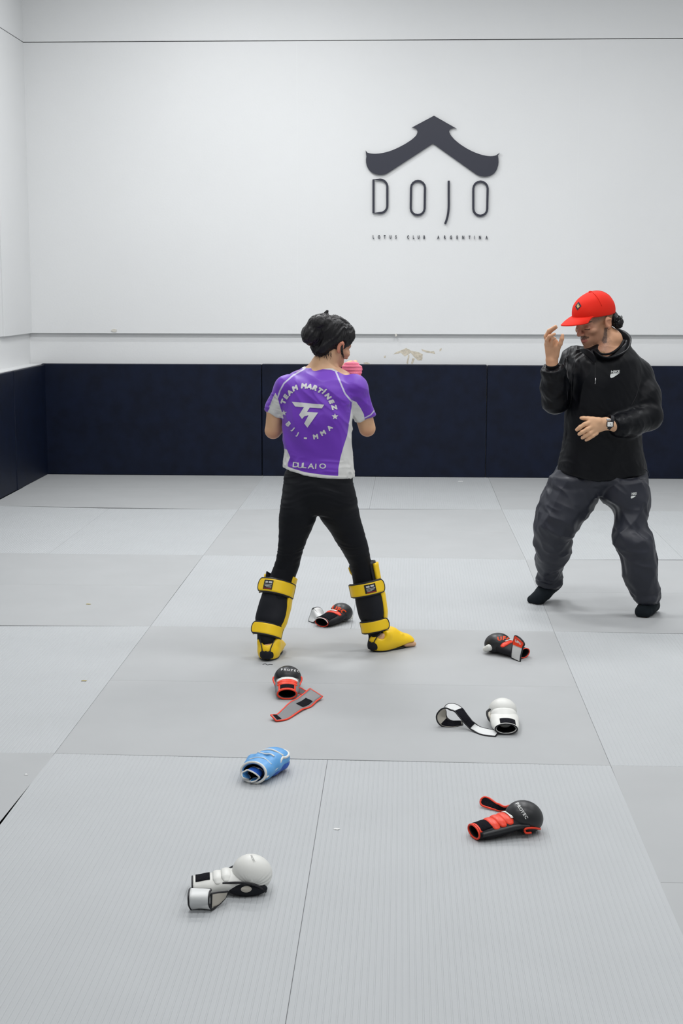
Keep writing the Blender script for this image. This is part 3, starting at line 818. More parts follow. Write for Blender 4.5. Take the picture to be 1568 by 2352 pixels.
for q in sh_: onshirt('letter_print', [q])
onshirt('star_print', [star_px(*ZP(316, 655), 7.0)]); onshirt('star_print', [star_px(*ZP(1018, 705), 8.0)])
lg = [ZP(*q) for q in [(423, 500), (872, 540), (838, 592), (672, 582), (632, 642), (788, 650), (640, 858), (596, 800), (655, 688), (600, 700), (566, 738), (525, 682), (592, 574), (470, 566)]]
bm = bmesh.new(); bm.faces.new([bm.verts.new((q[0], q[1], 0)) for q in lg]); bmesh.ops.triangulate(bm, faces=bm.faces[:])
onshirt('logo_print', [(np.array([v.co[:2] for v in bm.verts]), [tuple(v.index for v in f.verts) for f in bm.faces])] if bm.verts.index_update() is None else []); bm.free()
sh_ = []
for k, (ch, zx, zy) in enumerate([('D', 480, 1372), ('U', 540, 1382), ('L', 600, 1382), ('A', 690, 1390), ('I', 755, 1392), ('O', 850, 1390)]):
    cx, cy = ZP(zx, zy); sh_.append(text_px(ch, cx, cy, 12, math.radians(5), 0.03, 1.25))
onshirt('hem_print', sh_)
sh_ = [text_px('TRAINING', *ZP(150, 500), 4.6, math.radians(-68), 0.03, 1.0)]
decal('sleeve_print', sh_, TPX, None, sb, M['print_white'], shirt, 0.0011, 0.008)

# pink hand wraps
for hnd, dr, el in ((haL, A((0.2, 0.4, 0.9)), elL), (haR, A((-0.25, 0.3, 0.9)), elR)):
    dr = unit(dr); sd = unit(np.cross(dr, (0, 1, 0)))
    s = Shape(); s.cone(hnd+dr*0.004, hnd+dr*0.055, 0.031, 0.038, 0.01, sd, 1.2, 0.78)
    s.cone(hnd, hnd+(el-hnd)*0.30, 0.031, 0.034, 0.01)
    s.cone(hnd+dr*0.03-sd*0.03, hnd+dr*0.045-sd*0.040, 0.017, 0.014, 0.006)
    sdf_obj('hand_wrap', s, 0.0035, M['pink'], fighter, 1, lambda V: 0.0012*np.sin(V[:, 2]*420))

# hair
s = Shape(); sc = hd.sc
E = lambda c, r, k=0.01, op='u': s.ell(hd.p(*c), A(r)*sc, hd.ax(), k, op)
E((0, -0.016, 0.048), (0.082, 0.100, 0.088)); E((0, 0.030, 0.070), (0.070, 0.066, 0.055), 0.02)
E((0, -0.056, -0.018), (0.056, 0.042, 0.056), 0.02)
E((0.0, 0.085, -0.035), (0.12, 0.085, 0.068), 0.006, 's')            # face opening
for sx in (-1, 1): E((sx*0.085, 0.006, -0.016), (0.030, 0.034, 0.052), 0.005, 's')
E((0, -0.03, -0.115), (0.10, 0.10, 0.045), 0.006, 's')
bc = P(718, 768, 6.70)
s.ell(bc-A((0.004, 0, 0)), (0.046, 0.055, 0.048), None, 0.006); s.ell(P(735, 743, 6.71), (0.055, 0.06, 0.042), None, 0.02); s.ell(P(709, 773, 6.68), (0.025, 0.036, 0.030), None, 0.008)
s.cone(P(748, 728, 6.72), P(751, 715, 6.72), 0.014, 0.003, 0.012)
s.cone(P(752, 822, 6.70), P(753, 826, 6.695), 0.010, 0.004, 0.012)
def hairdisp(V): return 0.0045*ridge(V, (0.6, 0.2, 0.7), 48, 6, 5.0, 0.9)+0.0022*ridge(V, (0.3, 0.2, 0.9), 150, 8, 1.0, 0.6)
hair, _, _ = sdf_obj('hair', s, 0.0032, M['hair'], fighter, 0, hairdisp)
rnd = random.Random(4); cur = []
def sph(c, r, u): return A(c)+A(u)*r
for k in range(14):     # lock in front of the ear, nape wisps
    a0 = P(784+rnd.uniform(-3, 3), 790, 6.70); cur.append([a0, P(785+rnd.uniform(-3, 3), 806, 6.685), P(787+rnd.uniform(-3, 4), 818+rnd.uniform(0, 8), 6.69)])
for k in range(22):
    x = rnd.uniform(722, 762); y0 = 806+rnd.uniform(0, 6); a0 = P(x, y0, 6.672); cur.append([a0, P(x+rnd.uniform(-2, 2), y0+6, 6.674), P(x+rnd.uniform(-4, 4), y0+8+rnd.uniform(0, 9), 6.68)])
strands('hair_strands', cur, 0.0016, 0.0005, M['hair'], fighter)

# ---- shin guards
def shin_guard(knee, ank, fdir, calf, ft, flip, side_open, arc):
    """knee/ank: axis ends; fdir: shin direction; calf: radii along the axis from knee to ankle"""
    K, An = A(knee), A(ank); ax_ = unit(K-An); f = unit(A(fdir)-ax_*(A(fdir)@ax_)); r_ = unit(np.cross(f, ax_))
    L = np.linalg.norm(K-An)
    g = tube(None, [(0, 0, 0), (0, 0, 1)], 1, None)
    def at(t, th, rad): return An+ax_*(L*t)+rad*(math.sin(th)*r_+math.cos(th)*f)
    crad = lambda t: float(np.interp(t, [0, 0.15, 0.35, 0.6, 0.8, 1.0], calf))
    thc = math.atan2(-r_[1], -f[1]) % (2*PI)
    def shell(name, t0, t1, a0, a1, off, th, m, nt=26, na=34, flare=0.0, parent=None, rag=None):
        Vv = []; Ff = []
        for lay in (0, 1):
            for i in range(nt+1):
                u = i/nt; tt = t0+(t1-t0)*u
                aa0, aa1 = a0(u), a1(u)
                for j in range(na+1):
                    v = j/na; a = aa0+(aa1-aa0)*v
                    rad = crad(tt)+off+(th if lay else 0)+flare*max(0, u-0.75)*4*0.02
                    rad += 0.006*max(0, math.cos(a))**2
                    Vv.append(at(tt, a, rad))
        n1 = (nt+1)*(na+1)
        for i in range(nt):
            for j in range(na):
                a = i*(na+1)+j; Ff.append((a, a+na+1, a+na+2, a+1)); Ff.append((n1+a, n1+a+1, n1+a+na+2, n1+a+na+1))
            for j in (0, na): a = i*(na+1)+j; Ff.append((a, n1+a, n1+a+na+1, a+na+1))
        for i in (0, nt):
            for j in range(na): a = i*(na+1)+j; Ff.append((a, a+1, n1+a+1, n1+a))
        bmx = bmesh.new(); vv = [bmx.verts.new(q) for q in Vv]
        for q in Ff: bmx.faces.new([vv[k] for k in q])
        bmesh.ops.recalc_face_normals(bmx, faces=bmx.faces); me = bpy.data.meshes.new(name); bmx.to_mesh(me); bmx.free(); me.materials.append(m)
        me.polygons.foreach_set('use_smooth', [True]*len(me.polygons))
        o = bpy.data.objects.new(name, me); COL.objects.link(o); keep(o, parent or fighter)
        edge = [Vv[i*(na+1)] for i in range(nt+1)]+[Vv[nt*(na+1)+j] for j in range(na+1)]+[Vv[i*(na+1)+na] for i in range(nt, -1, -1)]
        return o, edge
    guard, edge = shell('shin_guard', -0.02, 1.06, lambda u: arc[0]-0.12*u-0.45*sstep(0.8, 0.95, u), lambda u: arc[1]+0.12*u, 0.007, 0.012, M['yellow'], flare=0.3)
    guard['label'] = 'yellow shin guard shell'
    lin, e2 = shell('lining', 0.02, 1.085, lambda u: arc[0]-0.22-0.1*u-0.5*sstep(0.8, 0.95, u), lambda u: arc[1]+0.22+0.1*u, 0.003, 0.004, M['black_trim'], flare=0.3, parent=guard)
    tb_ = tube('trim', e2, 0.0035, M['black_trim'], None, 6); tb_.parent = guard
    # elastic calf sleeve
    Vv = []; n = 30; m_ = 40
    for i in range(n+1):
        tt = 0.02+0.78*i/n
        for j in range(m_):
            a = 2*PI*j/m_; rad = crad(tt)+0.0045+0.004*math.sin(3*a+i*0.2)*math.sin(PI*i/n)+0.012*math.sin(PI*i/n)*abs(math.sin(a))**3
            Vv.append(at(tt, a, rad))
    Ff = [(i*m_+j, i*m_+(j+1) % m_, (i+1)*m_+(j+1) % m_, (i+1)*m_+j) for i in range(n) for j in range(m_)]
    slv = mesh_obj('calf_sleeve', Vv, Ff, M['black_cloth'], None, True); slv.parent = guard
    # straps round the back of the calf: base band and free band on top
    for (tc, hw, lab) in side_open:
        r0 = crad(tc)+0.010
        s_ = 1 if flip else -1           # direction in which the strap is closed
        base = [at(tc, thc-s_*1.5*(1-2*q), r0+0.004+0.006*abs(1-2*q)) for q in np.linspace(0, 1, 9)]
        o1, _ = ribbon('strap_base', base, [ax_], hw*1.12, 0.003, M['yellow'], None, M['black_trim'], 0.0022, 40, crown=0)
        o1.parent = guard
        top_ = [at(tc, thc+s_*q, r0+e_) for q, e_ in ((-1.45, .014), (-1.0, .012), (-.45, .011), (0, .011), (.45, .011), (.9, .013), (1.12, .017), (1.27, .025))]
        o2, rb = ribbon('strap', top_, [ax_], hw, 0.0045, M['yellow'], None, M['black_trim'], 0.0034, 60, round_end=hw*0.55)
        o2.parent = guard
        if lab:
            # stitched maker's label
            C, W, N, wd = rb
            sgn = 1
            mid = C[30]; lift = 0.0030 if (N[30]@(mid-(An+ax_*L*tc))) > 0 else -0.0030
            l0, l1 = lab; up_s = 1 if W[30][2] > 0 else -1
            lb = patch_on('maker_label', rb, l0, l1, -0.34, 0.36, lift, M['black_trim'], guard); 
            sg = math.copysign(1, lift)
            for (w0, w1, a, b_, mm) in ((0.12, 0.26, 0.12, 0.42, M['label_white']), (0.12, 0.26, 0.55, 0.85, M['label_white']), (0.00, 0.04, 0.1, 0.9, M['label_white']), (-0.10, -0.06, 0.1, 0.8, M['label_white']), (-0.19, -0.16, 0.1, 0.6, M['label_white']), (-0.30, -0.26, 0.1, 0.9, M['label_red'])):
                patch_on('label_print', rb, l0+(l1-l0)*a, l0+(l1-l0)*b_, w0*up_s, w1*up_s, lift+sg*0.0016, mm, guard, 0.0003)
    return guard
gL = shin_guard(P(641, 1331, 6.59), P(609, 1476, 6.475), (0.62, 0.78, 0), [0.034, 0.040, 0.057, 0.061, 0.057, 0.055], ftL, True, [(0.845, 0.062, (0.52, 0.70)), (0.185, 0.052, None)], (-1.35, 1.35))
gR = shin_guard(P(833, 1308, 6.69), P(866, 1468, 6.655), (0.80, 0.60, 0.0), [0.031, 0.034, 0.052, 0.058, 0.052, 0.049], ftR, False, [(0.735, 0.058, (0.42, 0.64)), (0.20, 0.052, None)], (-1.5, 1.12))

def foot_cover(ft, ank, open_w, side=0):
    s = Shape(); E = lambda c, r, k=0.02, op='u': s.ell(ft.p(*c), r, ft.ax(), k, op)
    E((0, 0.060, 0.038), (0.052, 0.062, 0.060)); E((0, 0.10, 0.055), (0.046, 0.062, 0.052), 0.03)
    E((0.002, 0.155, 0.034), (0.050, 0.070, 0.036), 0.03); E((0.003, 0.205, 0.024), (0.046, 0.036, 0.024), 0.02)
    for sx in (-1, 1): E((sx*0.040, 0.062, 0.076), (0.014, 0.022, 0.022), 0.012)
    s.cone(ft.p(-0.02, 0.17, 0.066), ft.p(0.03, 0.155, 0.064), 0.007, 0.006, 0.012)
    # hollow for the foot, open heel, open sole
    s.chain([ft.p(0, 0.055, 0.05), ft.p(0.004, 0.11, 0.04), ft.p(0.006, 0.19, 0.020)], [0.034, 0.030, 0.017], 0.004, ft.R, 1.25, 1.0, op='s')
    s.cone(ft.p(0, 0.055, 0.05), A(ank)+A((0, 0, 0.05)), 0.036, 0.037, 0.006, op='s')
    s.chain([ft.p(0, -0.02, 0.018), ft.p(0, -0.02, 0.055), ft.p(0, -0.016, 0.090), ft.p(0, 0.0, 0.130)], [open_w*0.62, open_w*0.66, open_w*1.1, open_w*1.5], 0.006, op='s')
    s.chain([ft.p(0, 0.03, 0.018), ft.p(0, 0.03, 0.055), ft.p(0, 0.03, 0.090), ft.p(0, 0.04, 0.130)], [open_w*0.62, open_w*0.66, open_w*1.1, open_w*1.5], 0.006, op='s')
    if side: s.ell(ft.p(0.045, 0.030, 0.088), (0.035, 0.024, 0.026), ft.ax(), 0.006, 's')
    bx = ft.p(0, 0.1, 0)
    s.half((0, 0, 0.005), (0, 0, -1), bx-A((0.2, 0.2, 0.1)), bx+A((0.2, 0.2, 0.03)), 0.002)
    s.put(lambda X, Y, Z: (X-bx[0])*0+Z*0+(Z-0.004)-np.clip(((X-ft.o[0])*ft.F[0]+(Y-ft.o[1])*ft.F[1]-0.10)*0.25, 0, 0.022), bx-A((0.2, 0.2, 0.1)), bx+A((0.2, 0.2, 0.05)), 0.003, 's')
    o, _, _ = sdf_obj('foot_guard', s, 0.0028, M['yellow'], fighter, 1, label='yellow instep guard over the foot')
    # elastic heel strap, sole straps, binding
    s = Shape(); s.chain([ft.p(-0.026, 0.010, 0.028), ft.p(-0.016, -0.003, 0.030), ft.p(0.0, -0.008, 0.031), ft.p(0.016, -0.003, 0.030), ft.p(0.026, 0.010, 0.028)], [0.009]*5, 0.004, (0, 0, 1), 1.9, 0.55)
    q, _, _ = sdf_obj('heel_strap', s, 0.003, M['black_cloth'], None, 1); q.parent = o
    s = Shape(); s.ell(ft.p(0, 0.070, 0.006), (0.047, 0.068, 0.0060), ft.ax(), 0.01); s.ell(ft.p(0.002, 0.145, 0.007), (0.045, 0.055, 0.0075), ft.ax(), 0.01)
    q, _, _ = sdf_obj('sole_band', s, 0.003, M['black_trim'], None, 1); q.parent = o
    pts = [ft.p(sx*open_w*w_, y_, z_) for sx, w_, y_, z_ in [(-1, .95, -0.001, .045), (-1, 1.0, 0.004, .058), (-1, 1.35, 0.015, .078), (-1, 1.6, 0.030, .094)]]
    tube('trim', pts, 0.0026, M['black_trim'], None, 6, n=14).parent = o
    pts = [ft.p(-sx*open_w*w_, y_, z_) for sx, w_, y_, z_ in [(-1, .95, -0.001, .045), (-1, 1.0, 0.004, .058), (-1, 1.35, 0.015, .078), (-1, 1.6, 0.030, .094)]]
    tube('trim', pts, 0.0026, M['black_trim'], None, 6, n=14).parent = o
    return o
foot_cover(ftL, ankL, 0.020); foot_cover(ftR, ankR, 0.022, 1)
# black cuff between guard and foot
for an, r in ((ankL, 0.041), (ankR, 0.041)):
    s = Shape(); s.cone(A(an)-A((0, 0, 0.002)), A(an)+A((0, 0, 0.03)), r, r, 0.005)
    s.half(A(an)-A((0, 0, 0.010)), (0, 0, -1), A(an)-0.1, A(an)+0.1)
    sdf_obj('ankle_cuff', s, 0.0035, M['black_cloth'], fighter, 1)
#==MAN==
# ================================================================== the coach facing the room
M['jacket'] = mat('black_windbreaker_nylon', (0.0014, 0.0019, 0.0036), 0.42, 0.2, bump=0.15, bump_scale=700, sheen=0.0)
M['trouser'] = mat('charcoal_track_nylon', (0.018, 0.020, 0.030), 0.44, 0.38, bump=0.15, bump_scale=700)
M['sock'] = mat('dark_sock_knit', (0.008, 0.012, 0.016), 0.85, 0.2, bump=0.3, bump_scale=900)
M['tee'] = mat('black_tee', (0.004, 0.004, 0.005), 0.8, 0.2)
M['cap'] = mat('red_cap_cotton', (0.66, 0.014, 0.003), 0.75, 0.25, bump=0.2, bump_scale=800)
M['steel'] = mat('steel', (0.55, 0.55, 0.56), 0.25, 0.5, metal=1.0)
M['dial'] = mat('white_dial', (0.72, 0.72, 0.70), 0.4, 0.5)
M['gold'] = mat('gold_embroidery', (0.50, 0.36, 0.14), 0.6, 0.4)
M['patch_navy'] = mat('navy_cap_patch', (0.02, 0.02, 0.035), 0.7, 0.3)
M['coach_print'] = mat('white_logo_print', (0.66, 0.68, 0.66), 0.6, 0.3)
fo = fl(1370, 1400)
coach = empty('person', (fo.x, fo.y, 0))
tag(coach, 'person in red cap, black windbreaker and charcoal track pants with one hand raised', 'person')
CYAW = 0.30     # chest turned to the left of the picture
mYt = [(765, 7.60), (800, 7.585), (860, 7.57), (960, 7.56), (1100, 7.585)]
jk = [(770, 1392, 1432), (785, 1368, 1440), (797, 1345, 1449), (810, 1326, 1462), (826, 1312, 1473), (845, 1306, 1477), (870, 1303, 1476), (900, 1302, 1474), (950, 1300, 1471), (1000, 1297, 1471), (1030, 1292, 1474), (1060, 1286, 1479), (1082, 1281, 1483), (1098, 1283, 1483)]
jb = lambda py, w_: float(np.interp(py, [770, 785, 800, 826, 860, 950, 1040, 1098], [0.045, 0.075, 0.105, 0.135, 0.148, 0.150, 0.146, 0.150]))
pt = [(1060, 1288, 1478), (1085, 1277, 1483), (1100, 1268, 1484), (1114, 1268, 1480), (1130, 1295, 1455)]
pL = [(1100, 1268, 1370), (1120, 1258, 1376), (1142, 1247, 1369), (1165, 1240, 1356), (1190, 1235, 1339), (1212, 1231, 1319), (1232, 1231, 1307), (1255, 1233, 1305), (1280, 1232, 1301), (1305, 1234, 1292), (1325, 1238, 1285), (1338, 1238, 1283), (1346, 1242, 1281)]
pR = [(1100, 1378, 1480), (1120, 1374, 1485), (1142, 1380, 1487), (1165, 1399, 1485), (1190, 1408, 1481), (1212, 1413, 1481), (1232, 1413, 1489), (1255, 1422, 1497), (1280, 1427, 1503), (1305, 1432, 1507), (1330, 1438, 1509), (1350, 1447, 1512), (1368, 1457, 1514), (1384, 1470, 1511)]
yPL = [(1100, 7.585), (1160, 7.56), (1225, 7.53), (1290, 7.64), (1346, 7.755)]
yPR = [(1100, 7.57), (1160, 7.53), (1240, 7.44), (1310, 7.44), (1384, 7.455)]
def pants_shape(dz=0.0):
    s = Shape(); f = lambda rows: [(py, xl+min(dz/0.00225, 0.22*(xr-xl)), xr-min(dz/0.00225, 0.22*(xr-xl))) for py, xl, xr in rows]
    dd = lambda py, w_: max(min(w_*1.12, 0.135)-dz*0.6, 0.024)
    s.stack(L2(f(pL), yPL, dd), 0, k=0.02); s.stack(L2(f(pR), yPR, dd), 0, k=0.02)
    s.stack(L2(f(pt), [(1060, 7.59), (1130, 7.57)], lambda py, w_: float(np.interp(py, [1060, 1100, 1130], [0.118, 0.135, 0.085]))-dz), 0.15, n=2.3, k=0.02)
    return s
def pfold(V):
    d = np.zeros(len(V)); x, z = V[:, 0], V[:, 2]
    left = x < P(1372, 1200, 7.5)[0]
    kL = P(1290, 1228, 7.5); kR = P(1430, 1262, 7.5)
    for k_, m_, sg in ((kL, left, 1), (kR, ~left, -1)):
        dist = np.linalg.norm((V-k_)*A((1, 0.5, 1)), axis=1)
        d += m_*0.013*np.exp(-(dist/0.13)**2)*ridge(V, (0.9*sg, 0.2, -0.45 if sg > 0 else 0.55), 15, 5, 1.0+sg)
    d += 0.0075*ridge(V, (-0.7, 0.2, -0.7), 11, 4, 21.0)*sstep(0.0, 0.10, z-0.12)+0.010*ridge(V, (0.5, 0.3, 0.8), 9, 3.5, 7.0)*sstep(0.0, 0.08, 0.80-z)
    d += 0.0055*ridge(V, (-0.6, 0.3, 0.6), 24, 3, 3.3)
    aL = P(1262, 1336, 7.75)[2]; aR = P(1490, 1374, 7.45)[2]
    za = np.where(left, aL, aR); d += 0.009*np.exp(-((z-za-0.01)/0.035)**2)*ridge(V, (1, 0.2, 0.1), 32, 6, 2.0)
    return d*sstep(0.80, 0.74, z)
trousers, _, _ = sdf_obj('track_pants', pants_shape(), 0.0045, M['trouser'], coach, 1, pfold)
TV, TF = np.array([v.co[:] for v in trousers.data.vertices]), [tuple(p.vertices) for p in trousers.data.polygons]
tbv = bvh_of(TV, TF)
# windbreaker
j = Shape()
RSh, REl, RWr = P(1322, 832, 7.60), P(1275, 922, 7.49), P(1268, 842, 7.40)
LSh, LEl, LWr = P(1459, 864, 7.62), P(1487, 956, 7.53), P(1412, 978, 7.37)
def arm_sleeves(s, dz=0.0):
    s.ell(RSh, (0.072-dz,)*3, None, 0.04); s.chain([RSh, (RSh+REl)/2, REl], [0.070-dz, 0.066-dz, 0.062-dz], 0.03)
    s.chain([REl, REl*0.6+RWr*0.4+A((0.0, 0, 0)), RWr+A((0, 0, -0.02)), RWr], [0.060-dz, 0.064-dz, 0.055-dz, 0.036-dz], 0.02)
    s.ell(LSh, (0.080-dz,)*3, None, 0.05); s.chain([LSh, (LSh+LEl)/2+A((0.012, 0, 0)), LEl], [0.080-dz, 0.073-dz, 0.068-dz], 0.04)
    s.chain([LEl, LEl*0.5+LWr*0.5+A((0, 0, -0.015)), LWr*0.82+LEl*0.18+A((0, 0, -0.008)), LWr], [0.068-dz, 0.064-dz, 0.052-dz, 0.036-dz], 0.02)
arm_sleeves(j)
rax = unit(RWr-REl); j.half(RWr+rax*0.004, rax, RWr-A((0.08, 0.08, 0.03)), RWr+A((0.08, 0.08, 0.08)))
lax = unit(LWr-LEl); j.half(LWr+lax*0.004, lax, LWr-A((0.09, 0.09, 0.08)), LWr+A((0.03, 0.08, 0.08)))
j.stack(L2(jk, mYt, jb), CYAW, n=2.35, k=0.025)
hzc = [P(1275, 1083, 7.45), P(1320, 1094, 7.45), P(1370, 1103, 7.45), P(1420, 1102, 7.45), P(1484, 1094, 7.45)]
hemc = lambda X: np.interp(X, [q[0] for q in hzc], [q[2] for q in hzc])
j.put(lambda X, Y, Z: Z-hemc(X)+0*Y, (0.4, 7.1, 0.55), (1.8, 8.1, 0.83), 0.002, 's')
# neck opening: V at the front
ncl = P(1412, 792, 7.60)
j.chain([P(1408, 765, 7.60), P(1404, 790, 7.56), P(1390, 806, 7.49), P(1377, 822, 7.43)], [0.072, 0.066, 0.040, 0.012], 0.01, op='s')
j.cone(P(1366, 830, 7.36), P(1378, 800, 7.36), 0.005, 0.06, 0.008, op='s')
def jfold(V):
    x, z = V[:, 0], V[:, 2]; sh = P(1330, 815, 7.5)
    c1 = np.exp(-(np.hypot(x-P(1335, 0, 7.5)[0], (z-P(0, 850, 7.5)[2])*0.6)/0.10)**2)
    d = 0.0080*c1*ridge(V, (0.12, 0, 1), 34, 8, 5.0)
    d += 0.0055*ridge(V, (0.35, 0.1, 0.9), 8, 4, 2.0)
    cuffs = np.exp(-(np.linalg.norm(V-RWr, axis=1)/0.07)**2)+np.exp(-(np.linalg.norm(V-LWr, axis=1)/0.09)**2)
    d += 0.0035*cuffs*vnoise(V*70)
    el = np.exp(-(np.linalg.norm(V-(LEl+A((-0.03, 0, 0.05))), axis=1)/0.10)**2)+np.exp(-(np.linalg.norm(V-REl, axis=1)/0.09)**2)
    d += 0.0055*el*ridge(V, (1, 0, 0.4), 20, 4, 8.0)
    hm = np.exp(-((z-hemc(x)-0.04)/0.06)**2); d += 0.004*hm*ridge(V, (1, 0, -0.4), 18, 5, 4.0)
    d += 0.0012*ridge(V, (0.6, 0, -0.8), 40, 3, 6.0)
    return d
jacket, JV, JF = sdf_obj('windbreaker', j, 0.0045, M['jacket'], coach, 1, jfold)
jbv = bvh_of(np.array([v.co[:] for v in jacket.data.vertices]), [tuple(p.vertices) for p in jacket.data.polygons])
# stand-up collar, opened at the front
def onj(px, py, Yg, lift=0.004):
    loc, nn, i_, d_ = jbv.ray_cast(CAM, ray(px, py))
    if loc is None: return None
    return A(loc)+A((0, -lift, 0))
cl = [P(1362, 806, 7.46), P(1380, 822, 7.415), P(1404, 822, 7.42), P(1432, 812, 7.47), P(1442, 790, 7.56), P(1430, 773, 7.65), P(1408, 767, 7.68), P(1385, 782, 7.65)]
co = [(-0.30, -0.35, 0.72), (0.05, -0.75, 0.35), (0.35, -0.75, 0.30), (0.55, -0.45, 0.70), (0.35, -0.10, 0.95), (0.15, 0.1, 1), (0, 0.1, 1), (-0.15, 0.0, 1)]
collar, _ = ribbon('collar', cl, co, [0.030, 0.050, 0.052, 0.062, 0.068, 0.060, 0.052, 0.046], 0.007, M['jacket'], None, None, n=46)
collar.parent = jacket
flap, _ = ribbon('collar', [P(1333, 804, 7.47), P(1345, 808, 7.44), P(1358, 818, 7.415), P(1365, 832, 7.405)], [(0.35, -0.2, 0.9)], [0.010, 0.032, 0.034, 0.012], 0.006, M['jacket'], None, None, n=24)
flap.parent = jacket
zp = [q for q in (onj(1366, y, 7.42, 0.003) for y in range(834, 882, 6)) if q is not None]
tube('zip', zp, 0.0022, M['black_trim'], None, 6, n=40).parent = jacket
zpull = tube('zip_pull', [onj(1367, 868, 7.42, 0.006), onj(1366, 882, 7.42, 0.007)], 0.0022, M['steel'], None, 6); zpull.parent = jacket
for pts in ([(1462, 822), (1470, 845), (1470, 870), (1462, 905), (1450, 930)], [(1300, 822), (1303, 850), (1303, 900), (1300, 960), (1298, 1010)]):
    q = [v for v in (onj(x, y, 7.5, 0.0005) for x, y in pts) if v is not None]
    tube('seam', q, 0.0016, M['black_trim'], None, 5, n=30).parent = jacket
tg = tube('hem_toggle', [P(1480, 1078, 7.50), P(1487, 1082, 7.49), P(1490, 1092, 7.49), P(1488, 1096, 7.49)], 0.0022, M['trouser'], None, 5, n=12); tg.parent = jacket
# ribbed cuffs
for a, d_, r in ((RWr, rax, 0.033), (LWr, lax, 0.034)):
    s = Shape(); s.cone(a-d_*0.015, a+d_*0.012, r, r*0.97, 0.004); s.half(a+d_*0.016, d_, a-0.08, a+0.08)
    q, _, _ = sdf_obj('cuff', s, 0.003, M['tee'], None, 1); q.parent = jacket
# chest and trouser logos
def swoosh(cx, cy, w_, ang=0.0):
    """tick-shaped logo with the small lettering above, centred at a pixel"""
    up = [(-.5, .10), (-.47, -.02), (-.38, -.10), (-.22, -.06), (.5, .22)][::-1]
    o = [(.50, -.13), (.1, .09), (-.20, .23), (-.38, .27), (-.49, .20), (-.50, .06), (-.44, -.08), (-.36, -.20), (-.40, -.06), (-.37, .05), (-.27, .09), (-.12, .06)]
    bmm = bmesh.new(); bmm.faces.new([bmm.verts.new((q[0], q[1], 0)) for q in o]); bmesh.ops.triangulate(bmm, faces=bmm.faces[:]); bmm.verts.index_update()
    v = np.array([q.co[:2] for q in bmm.verts]); f = [tuple(q.index for q in g.verts) for g in bmm.faces]; bmm.free()
    ca, sa = math.cos(ang), math.sin(ang)
    q = np.stack([cx+w_*(v[:, 0]*ca-v[:, 1]*sa), cy+w_*(v[:, 0]*sa+v[:, 1]*ca)], 1)
    return (q, f)
t7 = TPX
sh_ = [swoosh(1411.5, 861, 23, -0.12), text_px('NIKE', 1412.5, 853.5, 5.6, -0.05, 0.05, 1.25, 0.15)]
decal('chest_logo', sh_, t7, None, jbv, M['coach_print'], jacket, 0.0018, 0.004)
sh_ = [swoosh(1454, 1141, 13, -0.1), text_px('NIKE', 1455.5, 1134, 5.8, -0.1, 0.05, 0.7, 0.15)]
decal('trouser_logo', sh_, TPX, None, tbv, M['coach_print'], trousers, 0.0018, 0.004)
for pts in ([(1268, 1088), (1282, 1092), (1300, 1100), (1318, 1106)],):
    pass
# tee shirt under the jacket
s = Shape(); s.stack(L2([(800, 1368, 1432), (812, 1356, 1440), (830, 1340, 1452), (860, 1330, 1455)], mYt, lambda py, w_: float(np.interp(py, [800, 830, 860], [0.085, 0.118, 0.12]))), CYAW, k=0.01)
s.chain([P(1410, 780, 7.60), P(1398, 800, 7.54)], [0.060, 0.056], 0.01, op='s')
tee, _, _ = sdf_obj('tee_shirt', s, 0.005, M['tee'], coach, 1)
tube('neckline', [P(1370, 803, 7.485), P(1378, 812, 7.455), P(1392, 814, 7.45), P(1408, 809, 7.46), P(1424, 796, 7.50), P(1432, 782, 7.56)], 0.0065, M['tee'], None, 8, n=30).parent = tee

# head and body
cF = (-math.sin(0.96)*0.955, -math.cos(0.96)*0.955, -0.30)
cU = (-0.16, -0.12, 1.0)
sc_ = 1.10
hc = Head((0, 0, 0), cF, cU, sc_)
hc.o = P(1397, 741, 7.50) - (hc.p(-0.080, -0.006, 0.0)-hc.o)      # his left ear sits here
b = pants_shape(0.025)
b.stack(L2([(py, xl+6, xr-6) for py, xl, xr in jk[2:]], mYt, lambda py, w_: jb(py, w_)-0.018), CYAW, n=2.3, k=0.02)
b.chain([hc.p(0, -0.018, -0.05), P(1401, 782, 7.575), P(1400, 806, 7.585)], [0.056, 0.058, 0.072], 0.02)
b.cone(P(1392, 792, 7.535), P(1386, 812, 7.52), 0.035, 0.045, 0.02)
b.chain([RSh, REl, REl*0.5+RWr*0.5, RWr, P(1267, 828, 7.395)], [0.05, 0.042, 0.040, 0.028, 0.0265], 0.01)
b.chain([LSh, LEl, LEl*0.5+LWr*0.5, LWr, P(1393, 973, 7.355)], [0.055, 0.044, 0.042, 0.029, 0.0275], 0.01)
# raised right hand, palm to the room
H = lambda *a: P(*a)
b.cone(H(1267, 826, 7.395), H(1266, 790, 7.375), 0.027, 0.033, 0.012, (1, 0.1, 0.1), 1.10, 0.55)
b.cone(H(1275, 816, 7.385), H(1280, 798, 7.368), 0.0185, 0.0155, 0.010)
fw_ = [([(1260, 789, 7.385), (1256, 773, 7.385), (1264, 761, 7.378), (1277, 752, 7.372)], 0.0092),
       ([(1257, 789, 7.372), (1252.5, 773, 7.360), (1260, 759.5, 7.350), (1275.5, 749.5, 7.342)], 0.0094),
       ([(1259, 791, 7.362), (1255.5, 781, 7.345), (1261, 772.5, 7.335), (1273, 767.5, 7.328)], 0.0092),
       ([(1267, 793, 7.360), (1266.5, 783, 7.345), (1268.5, 777.5, 7.336), (1274, 777, 7.330)], 0.0082)]
for pts, r in fw_: b.chain([H(*q) for q in pts], [r*1.05, r, r*0.95, r*0.82], 0.004)
